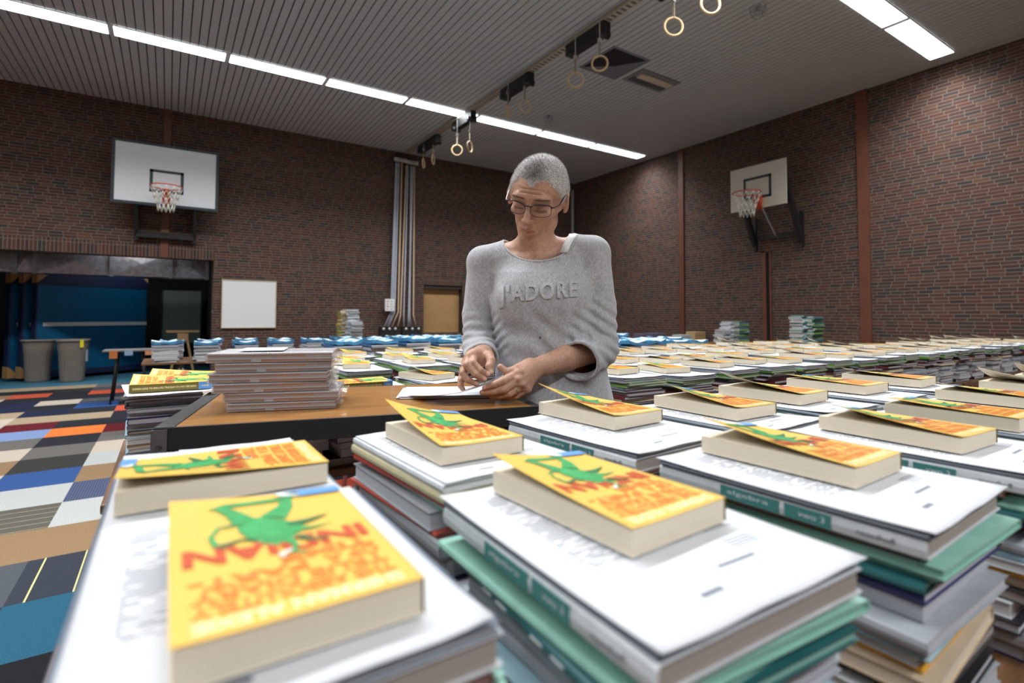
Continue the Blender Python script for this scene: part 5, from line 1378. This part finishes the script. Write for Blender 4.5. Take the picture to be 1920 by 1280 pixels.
    base = fc[idx]; nn = fn[idx]+r.normal(0, .35, (len(idx), 3)); nn /= np.linalg.norm(nn, axis=1)[:, None]
    sd = np.cross(nn, r.normal(0, 1, (len(idx), 3))); sd /= np.linalg.norm(sd, axis=1)[:, None]+1e-9
    ln = r.uniform(.0025, .0055, (len(idx), 1))
    v0 = base-sd*.00028; v1 = base+sd*.00028; v2 = base+nn*ln+sd*.0001; v3 = base+nn*ln-sd*.0001
    Vs = np.stack([v0, v1, v2, v3], 1).reshape(-1, 3); Fs = np.arange(len(Vs)).reshape(-1, 4)
    Pall = np.concatenate([Ph, Vs]); Fall = np.concatenate([Fh, Fs+len(Ph)])
    me = np_mesh('hair', Pall, Fall, hairm)
    q = head_co(Pall)
    dark = np.exp(-((q[:, 0]-.004)/.036)**2)*np.clip((q[:, 2]-.058)/.02, 0, 1)*np.exp(-((q[:, 1]-.055)/.050)**2)
    tc = np.zeros((len(Pall), 4), np.float32); tc[:, 0] = np.clip(dark*1.15, 0, 1)
    me.color_attributes.new('tint', 'FLOAT_COLOR', 'POINT').data.foreach_set('color', tc.ravel())
    tag(mobj('hair', me, root), 'closely cropped grey and white hair')
    hb = BVHTree.FromPolygons([tuple(p) for p in P1], [tuple(f) for f in F1])
    def fproj(x, z, lift=.0008):
        o = H(x, .2, z); dv = HR @ np.array([0, -1, 0]); h = hb.ray_cast(Vector(o), Vector(dv))
        return (np.array(h[0]) if h[0] is not None else H(x, .08, z))-dv*lift
    # eyebrows
    brm = pm('eyebrow_hair', (.12, .08, .055), .8, var=.4, scale=300)
    for s in (-1, 1):
        V = []; Fq = []
        for i in range(260):
            tt = r.uniform(0, 1); x = .013+.040*tt; z = .0190+.0038*math.sin(tt*2.6)-.004*tt+r.normal(0, .0010)
            a = fproj(s*x, z); b = fproj(s*(x+.0050), z+.0004+r.normal(0, .0005)); w = HR @ np.array([0, 0, .00022])
            k = len(V); V += [a-w, a+w, b+w*.4, b-w*.4]; Fq.append((k, k+1, k+2, k+3))
        mobj('eyebrow', np_mesh('eyebrow', np.array(V), np.array(Fq), brm), root)
    # ------------------------------------------------ glasses
    gy, gz = .1015, -.0065
    fr = MB()
    def gp(x, z, y=None):      # wraps slightly round the face
        return H(x, (gy if y is None else y)-6.0*max(0, abs(x)-.012)**2*.9, z)
    def lens_outline(s, k=1.0, n=28):
        out = []
        for i in range(n):
            a = 2*PI*i/n
            c, si = math.cos(a), math.sin(a)
            x = .0285*k*math.copysign(abs(c)**.62, c); z = .0168*k*math.copysign(abs(si)**.66, si)
            z += .0022*(c) if si > 0 else 0
            out.append((s*(.0365+x), gz+z))
        return out
    for s in (-1, 1):
        o = [gp(x, z) for x, z in lens_outline(s)]
        rad = [.0010+.0011*max(0, math.sin(2*PI*i/28)) for i in range(28)]
        fr.tube(o, rad, 6, 0, closed=True)
    fr.tube([gp(-.0105, gz+.006), gp(-.004, gz+.0085), gp(.004, gz+.0085), gp(.0105, gz+.006)], .0016, 6)
    for s in (-1, 1): fr.tube([gp(s*.063, gz+.010), gp(s*.070, gz+.009)], [.003, .0024], 6)
    g = fr.obj('glasses', frame_m, root); tag(g, 'dark purple framed reading glasses')
    for s in (-1, 1):
        m = MB(); m.tube([gp(s*.070, gz+.009), H(s*.0785, .055, gz+.009), H(s*.0835, .012, gz+.026), H(s*.084, -.008, gz+.022)], [.0020, .0018, .0016, .0016], 6)
        mobj('temple_arm', m.mesh('temple_arm', [metal_m if s > 0 else frame_m]), g)
        m = MB(); o = [gp(x, z) for x, z in lens_outline(s, .97)]; m.poly(o)
        lm = bpy.data.materials.get('lens_glass')
        if lm is None:
            t = NT('lens_glass'); t.b.inputs['Transmission Weight'].default_value = 1; t.b.inputs['Roughness'].default_value = 0
            t.b.inputs['IOR'].default_value = 1.01; t.col((.93, .90, .97)); t.b.inputs['Alpha'].default_value = .45
            t.b.inputs['Specular IOR Level'].default_value = .6; t.b.inputs['Coat Weight'].default_value = .5
            lm = t.mat
        mobj('lens', m.mesh('lens', lm), g)
    # ------------------------------------------------ sweatshirt
    S = Field((-.275, -.27, .845), (.285, .20, 1.46), .0032)
    zz = np.array([.80, .90, 1.0, 1.1, 1.2, 1.28, 1.33, 1.37, 1.42])
    X, Y, Z = np.meshgrid(*S.ax, indexing='ij')
    ip = lambda v: np.interp(Z.ravel(), zz, v).reshape(Z.shape).astype(np.float32)
    cx = ip([.050, .042, .030, .016, .004, .000, .000, .000, .0]); a = ip([.190, .180, .170, .166, .166, .158, .138, .105, .07])
    b = ip([.128, .124, .118, .114, .110, .104, .088, .068, .05]); cyy = ip([.03, .03, .028, .025, .022, .024, .030, .036, .04])
    th = np.arctan2(Y-cyy, X-cx)
    d = ((np.abs((X-cx)/a)**2.7+np.abs((Y-cyy)/b)**2.7)**(1/2.7)-1)*np.minimum(a, b)*.95
    fold = (.0045*np.sin(th*9+Z*5)*np.clip((1.16-Z)/.25, 0, 1)+.0025*np.sin(th*5+Z*14+1)*np.clip((1.22-Z)/.2, 0, 1))
    S.D = np.minimum(S.D, d+fold*.55); dT = d.astype(np.float32)
    shA, shB = L(906, 492, 1.61), L(1110, 476, 1.61)
    S.cap(L(960, 478, 1.625), shA, .050, .050, .03); S.cap(L(1050, 466, 1.625), shB, .052, .054, .03)
    S.ell(L(978, 560, 1.535), (.060, .036, .060), k=.05); S.ell(L(1050, 556, 1.535), (.060, .036, .060), k=.05)
    A2, A3, A4 = L(893.5, 590, 1.605), L(897, 645, 1.585), L(903, 673, 1.490)
    S.cap(shA, A2, .047, .042, .013); S.cap(A2, A3, .042, .0465, .010); S.cap(A3, A4, .0475, .046, .010)
    B2, B3, B4 = L(1123, 575, 1.600), L(1121, 652, 1.585), L(1088, 676, 1.485)
    S.cap(shB, B2, .054, .051, .015); S.cap(B2, B3, .051, .060, .010); S.cap(B3, B4, .060, .056, .012)
    uA = (A4-A3)/np.linalg.norm(A4-A3); uB = (B4-B3)/np.linalg.norm(B4-B3)
    S.cap(A4-uA*.022, A4, .0480, .0500, .002); S.cap(B4-uB*.030, B4, .0575, .0600, .002)
    D0 = S.D.copy()
    # sleeve creases gather above the elbows
    def crease(p, n, amp, wl, rad, ph=0):
        q = S.sl(p-rad, p+rad); 
        if q is None: return
        x, y, z = S.P(q); x = x-p[0]; y = y-p[1]; z = z-p[2]
        rr = np.sqrt(x*x+y*y+z*z); u = x*n[0]+y*n[1]+z*n[2]
        S.D[q] += (amp*np.sin(u*2*PI/wl+ph+1.2*np.sin((x-y)*38))*np.clip(1-rr/rad, 0, 1)).astype(np.float32)
    crease(L(1122, 628, 1.55), (.42, .1, .9), .0055, .034, .13)
    crease(L(1100, 655, 1.52), (.8, -.2, .55), .0035, .028, .09, 1)
    crease(L(897, 640, 1.56), (-.2, .3, .93), .0045, .027, .11)
    crease(L(925, 560, 1.55), (.95, 0, .3), .0022, .045, .10, 1.0)
    crease(L(1085, 560, 1.55), (.95, 0, -.25), .0040, .055, .13, 2.2)
    crease(L(1050, 470, 1.55), (.75, 0, .65), .0022, .045, .09)
    crease(L(1020, 660, 1.50), (.5, 0, .87), .0035, .06, .16, .5)
    # hollow shell, 5 mm cloth
    S.D = np.maximum(S.D, -(D0+.0125))
    def cut(a, b, r):
        W = Field(S.lo, S.lo+S.h*(S.n-1), S.h); W.D = np.full(S.D.shape, -.5, np.float32); W.cyl(a, b, r)
        S.D = np.maximum(S.D, np.minimum(W.D, dT-.010)).astype(np.float32)
    cut(A4+uA*.004, A4+uA*.09, .075); cut(B4+uB*.004, B4+uB*.10, .085)
    cut(A4-uA*.030, A4+uA*.02, .0415); cut(B4-uB*.045, B4+uB*.02, .0500)
    ne = L(1013, 436, 1.545); tl = math.radians(9)
    Rn = np.array([[math.cos(tl), 0, -math.sin(tl)], [0, 1, 0], [math.sin(tl), 0, math.cos(tl)]])
    Rn = np.array([[math.cos(tl), 0, math.sin(tl)], [0, 1, 0], [-math.sin(tl), 0, math.cos(tl)]]).T
    S.ell(ne+[0, .03, 0], (.116, .150, .086), Rn, .0, 's')
    S.cyl(L(1013, 470, 1.615), L(1013, 380, 1.615), .085)
    Xz = S.ax[2] < .865
    S.D[:, :, Xz] = np.maximum(S.D[:, :, Xz], .01)
    S.D[:, :, S.ax[2] > 1.420] = .02
    P5, F5 = S.mesh()
    shirt = mobj('sweatshirt', np_mesh('sweatshirt', P5, F5, marl), root)
    tag(shirt, 'pale grey marl sweatshirt with rolled cuffs and J\'ADORE on the chest')
    # neck binding: follows the opening
    bv = BVHTree.FromPolygons([tuple(p) for p in P5], [tuple(f) for f in F5])
    nbp = []
    def sampleD(q):
        f = (q-S.lo)/S.h; i0 = np.clip(np.floor(f).astype(int), 0, S.n-2); w = f-i0; out = 0
        for a in (0, 1):
            for b in (0, 1):
                for c in (0, 1):
                    out += D0[i0[0]+a, i0[1]+b, i0[2]+c]*(w[0] if a else 1-w[0])*(w[1] if b else 1-w[1])*(w[2] if c else 1-w[2])
        return out
    for i in range(60):
        an = PI/2+2*PI*i/60; prev = None; ok = False
        for k in range(90):
            ph = -PI/2+PI*.75*k/89
            q = ne+[0, .03, 0]+Rn @ np.array([.1165*math.cos(ph)*math.cos(an), .1505*math.cos(ph)*math.sin(an), .0865*math.sin(ph)])
            v = sampleD(q)+.003
            if prev is not None and prev < 0 <= v: ok = True; break
            prev = v
        nbp.append((ok and q[1] < .075, q))
    nbp = [q for k_, q in nbp if k_]
    nbp = [np.mean(nbp[max(0, i-1):i+2], axis=0) for i in range(len(nbp))]
    m = MB(); m.tube(nbp, .0040, 8)
    mobj('neck_binding', m.mesh('neck_binding', marl), root)
    # letters
    vs, fs = text_geo("J'ADORE", 1.0, .034, 6, 1.18)
    a_ = np.array(vs); lo = a_.min(0); hi = a_.max(0)
    lm = NT('felt_letters'); co = lm.coord(); nz = lm.noise(co, 240, 5, .7)
    lm.col(lm.ramp(nz, [(.35, (.38, .385, .405)), (.65, (.66, .665, .69))])); lm.b.inputs['Roughness'].default_value = .95
    lm = lm.mat
    V = []; Fc = []; cent = L(1004, 545, 1.50)
    def onshirt(x, z, lift):
        hit = bv.ray_cast(Vector((x, -.4, z)), Vector((0, 1, 0)))
        return (x, (hit[0].y if hit[0] else -.08)-lift, z)
    cache = {}
    sx0, sx1, z0, z1 = L(934, 570, 1.49), L(1084, 560, 1.49), 0, 0
    W = sx1[0]-sx0[0]; Hh = .066
    bmod = [((p[0]-lo[0])/(hi[0]-lo[0]), (p[1]-lo[1])/(hi[1]-lo[1])) for p in vs]
    # refine the flat letters so that they can follow the chest
    import bmesh
    bm = bmesh.new(); bvv = [bm.verts.new((p[0]*W, p[1]*Hh, 0)) for p in bmod]
    for f in fs:
        try: bm.faces.new([bvv[i] for i in f])
        except ValueError: pass
    bmesh.ops.triangulate(bm, faces=bm.faces[:])
    for _ in range(3):
        long_e = [e for e in bm.edges if e.calc_length() > .009]
        if long_e: bmesh.ops.subdivide_edges(bm, edges=long_e, cuts=1); bmesh.ops.triangulate(bm, faces=bm.faces[:])
    outer = [e for e in bm.edges if e.is_boundary]
    ret = bmesh.ops.extrude_face_region(bm, geom=bm.faces[:])
    top = set(v for v in ret['geom'] if isinstance(v, bmesh.types.BMVert))
    zb = sx0[2]-.012
    for v in bm.verts:
        u = v.co.x/W; x = sx0[0]+v.co.x; z = zb+v.co.y+(.020*u-.010*math.sin(u*PI)*0)
        v.co = onshirt(x, z, .0042 if v in top else -.001)
    bmesh.ops.recalc_face_normals(bm, faces=bm.faces[:])
    me = bpy.data.meshes.new('chest_lettering'); bm.to_mesh(me); bm.free(); me.materials.append(lm)
    b_ = mobj('chest_lettering', me, root); mm = b_.modifiers.new('b', 'BEVEL'); mm.width = .0008; mm.segments = 2; mm.limit_method = 'ANGLE'; mm.angle_limit = .9
    # small dark mark on the front, undershirt strap, ring, trousers, shoes
    m = MB(); c = onshirt(L(1013, 636, 1.5)[0], L(1013, 636, 1.5)[2], .0012)
    m.lathe((0, 0, 0), [(0, 0), (.0016, .001), (.0016, .007), (0, .009)], 8)
    mk = m.mesh('stain_mark', pm('dark_mark', (.03, .03, .035), .8)); o = mobj('stain_mark', mk, root, c)
    m = MB()
    p = [L(1074, 440, 1.602), L(1069, 448, 1.580), L(1062, 460, 1.560), L(1056, 473, 1.550)]
    vs = []
    for q in p: vs += [q+[-.0105, -.0, 0], q+[.013, -.0, 0]]
    m.add(vs, [(0, 1, 3, 2), (2, 3, 5, 4), (4, 5, 7, 6)], 0, True)
    o = m.obj('undershirt_strap', white_m, root); sm = o.modifiers.new('s', 'SOLIDIFY'); sm.thickness = .004
    m = MB(); c = (L(873, 679, 1.42)*.42+L(868, 699, 1.385)*.58); ax_ = L(868, 699, 1.385)-L(873, 679, 1.42); ax_ /= np.linalg.norm(ax_)
    e1 = np.cross(ax_, [1, 0, 0]); e1 /= np.linalg.norm(e1); e2 = np.cross(ax_, e1)
    m.tube([c+(e1*math.cos(x)+e2*math.sin(x))*.0111 for x in np.linspace(0, 2*PI, 24, endpoint=False)], .0011, 6, closed=True)
    m.obj('finger_ring', gold, root)
    m = MB(); c = (L(981, 722, 1.405)*.45+L(955, 738, 1.395)*.55); ax_ = L(955, 738, 1.395)-L(981, 722, 1.405); ax_ /= np.linalg.norm(ax_)
    e1 = np.cross(ax_, [0, 1, 0]); e1 /= np.linalg.norm(e1); e2 = np.cross(ax_, e1)
    m.tube([c+(e1*math.cos(x)+e2*math.sin(x))*.0120 for x in np.linspace(0, 2*PI, 24, endpoint=False)], .0012, 6, closed=True)
    m.obj('finger_ring', gold, root)
    J = Field((-.16, -.12, .06), (.24, .19, 1.02), .008)
    J.ell((.03, .03, .91), (.150, .100, .12), k=.06)
    for s in (-1, 1):
        J.chain([np.array([.03+s*.080, .03, .86]), np.array([.03+s*.088, .02, .48]), np.array([.03+s*.098, .045, .10])], [.088, .066, .060], .03)
    P6, F6 = J.mesh(); mobj('trousers', np_mesh('trousers', P6, F6, denim), root)
    for s in (-1, 1):
        K = Field((.03+s*.105-.06, -.16, -.004), (.03+s*.105+.06, .13, .13), .005)
        K.cap((.03+s*.10, .07, .045), (.03+s*.112, -.09, .036), .044, .040, .03); K.cap((.03+s*.098, .045, .05), (.03+s*.098, .045, .10), .045, .042, .02)
        K.D[:, :, K.ax[2] < .001] = .01
        P7, F7 = K.mesh(); mobj('shoe', np_mesh('shoe', P7, F7, shoe_m), root)
    return root
# ================================================================ LIGHT AND CAMERA
w = bpy.data.worlds.new('hall'); SC.world = w; w.use_nodes = True
w.node_tree.nodes['Background'].inputs[0].default_value = (.02, .02, .02, 1); w.node_tree.nodes['Background'].inputs[1].default_value = 1
def area(name, loc, sx, sy, e, spread=PI):
    l = bpy.data.lights.new(name, 'AREA'); l.shape = 'RECTANGLE'; l.size = sx; l.size_y = sy; l.energy = e; l.color = (.955, .98, 1.0); l.spread = spread
    o = bpy.data.objects.new(name, l); COL.objects.link(o); o.location = loc; return o
for nm, y, e in (('long_row_light', 8.27, 330), ('near_row_light', 2.725, 430), ('rear_row_light', -2.8, 330)):
    area(nm, ((XS[0]+XS[-1])/2, y, ZC-.03), XS[-1]-XS[0], .26, e, math.radians(132))
area('added_duct_light', (-.55, 11.42, 2.55), .5, .07, 14)  # added light for the creased duct front, no known fitting
area('added_mat_light', (-.45, 12.45, 2.56), .5, .08, 4.5)  # added light for the mats, no known fitting
person()
cd = bpy.data.cameras.new('camera'); cam = bpy.data.objects.new('camera', cd); COL.objects.link(cam); SC.camera = cam
M = Matrix([list(r)+[0] for r in RC.T]+[[0, 0, 0, 1]]); M.translation = Vector(CAM); cam.matrix_world = M
cd.sensor_width = 36; cd.lens = FPX/1920*36; cd.shift_y = (CYP-640)/1920; cd.clip_start = .02
cd.dof.use_dof = True; cd.dof.focus_distance = 1.56; cd.dof.aperture_fstop = 3.2
SC.view_settings.view_transform = 'Standard'; SC.view_settings.look = 'None'; SC.view_settings.gamma = 1; SC.view_settings.use_curve_mapping = False
SC.view_settings.exposure = .24
SC.cycles.use_denoising = True; SC.cycles.max_bounces = 7; SC.cycles.diffuse_bounces = 4; SC.cycles.glossy_bounces = 3; SC.cycles.transmission_bounces = 6; SC.cycles.transparent_max_bounces = 16
SC.cycles.caustics_reflective = False; SC.cycles.caustics_refractive = False; SC.cycles.sample_clamp_indirect = 6
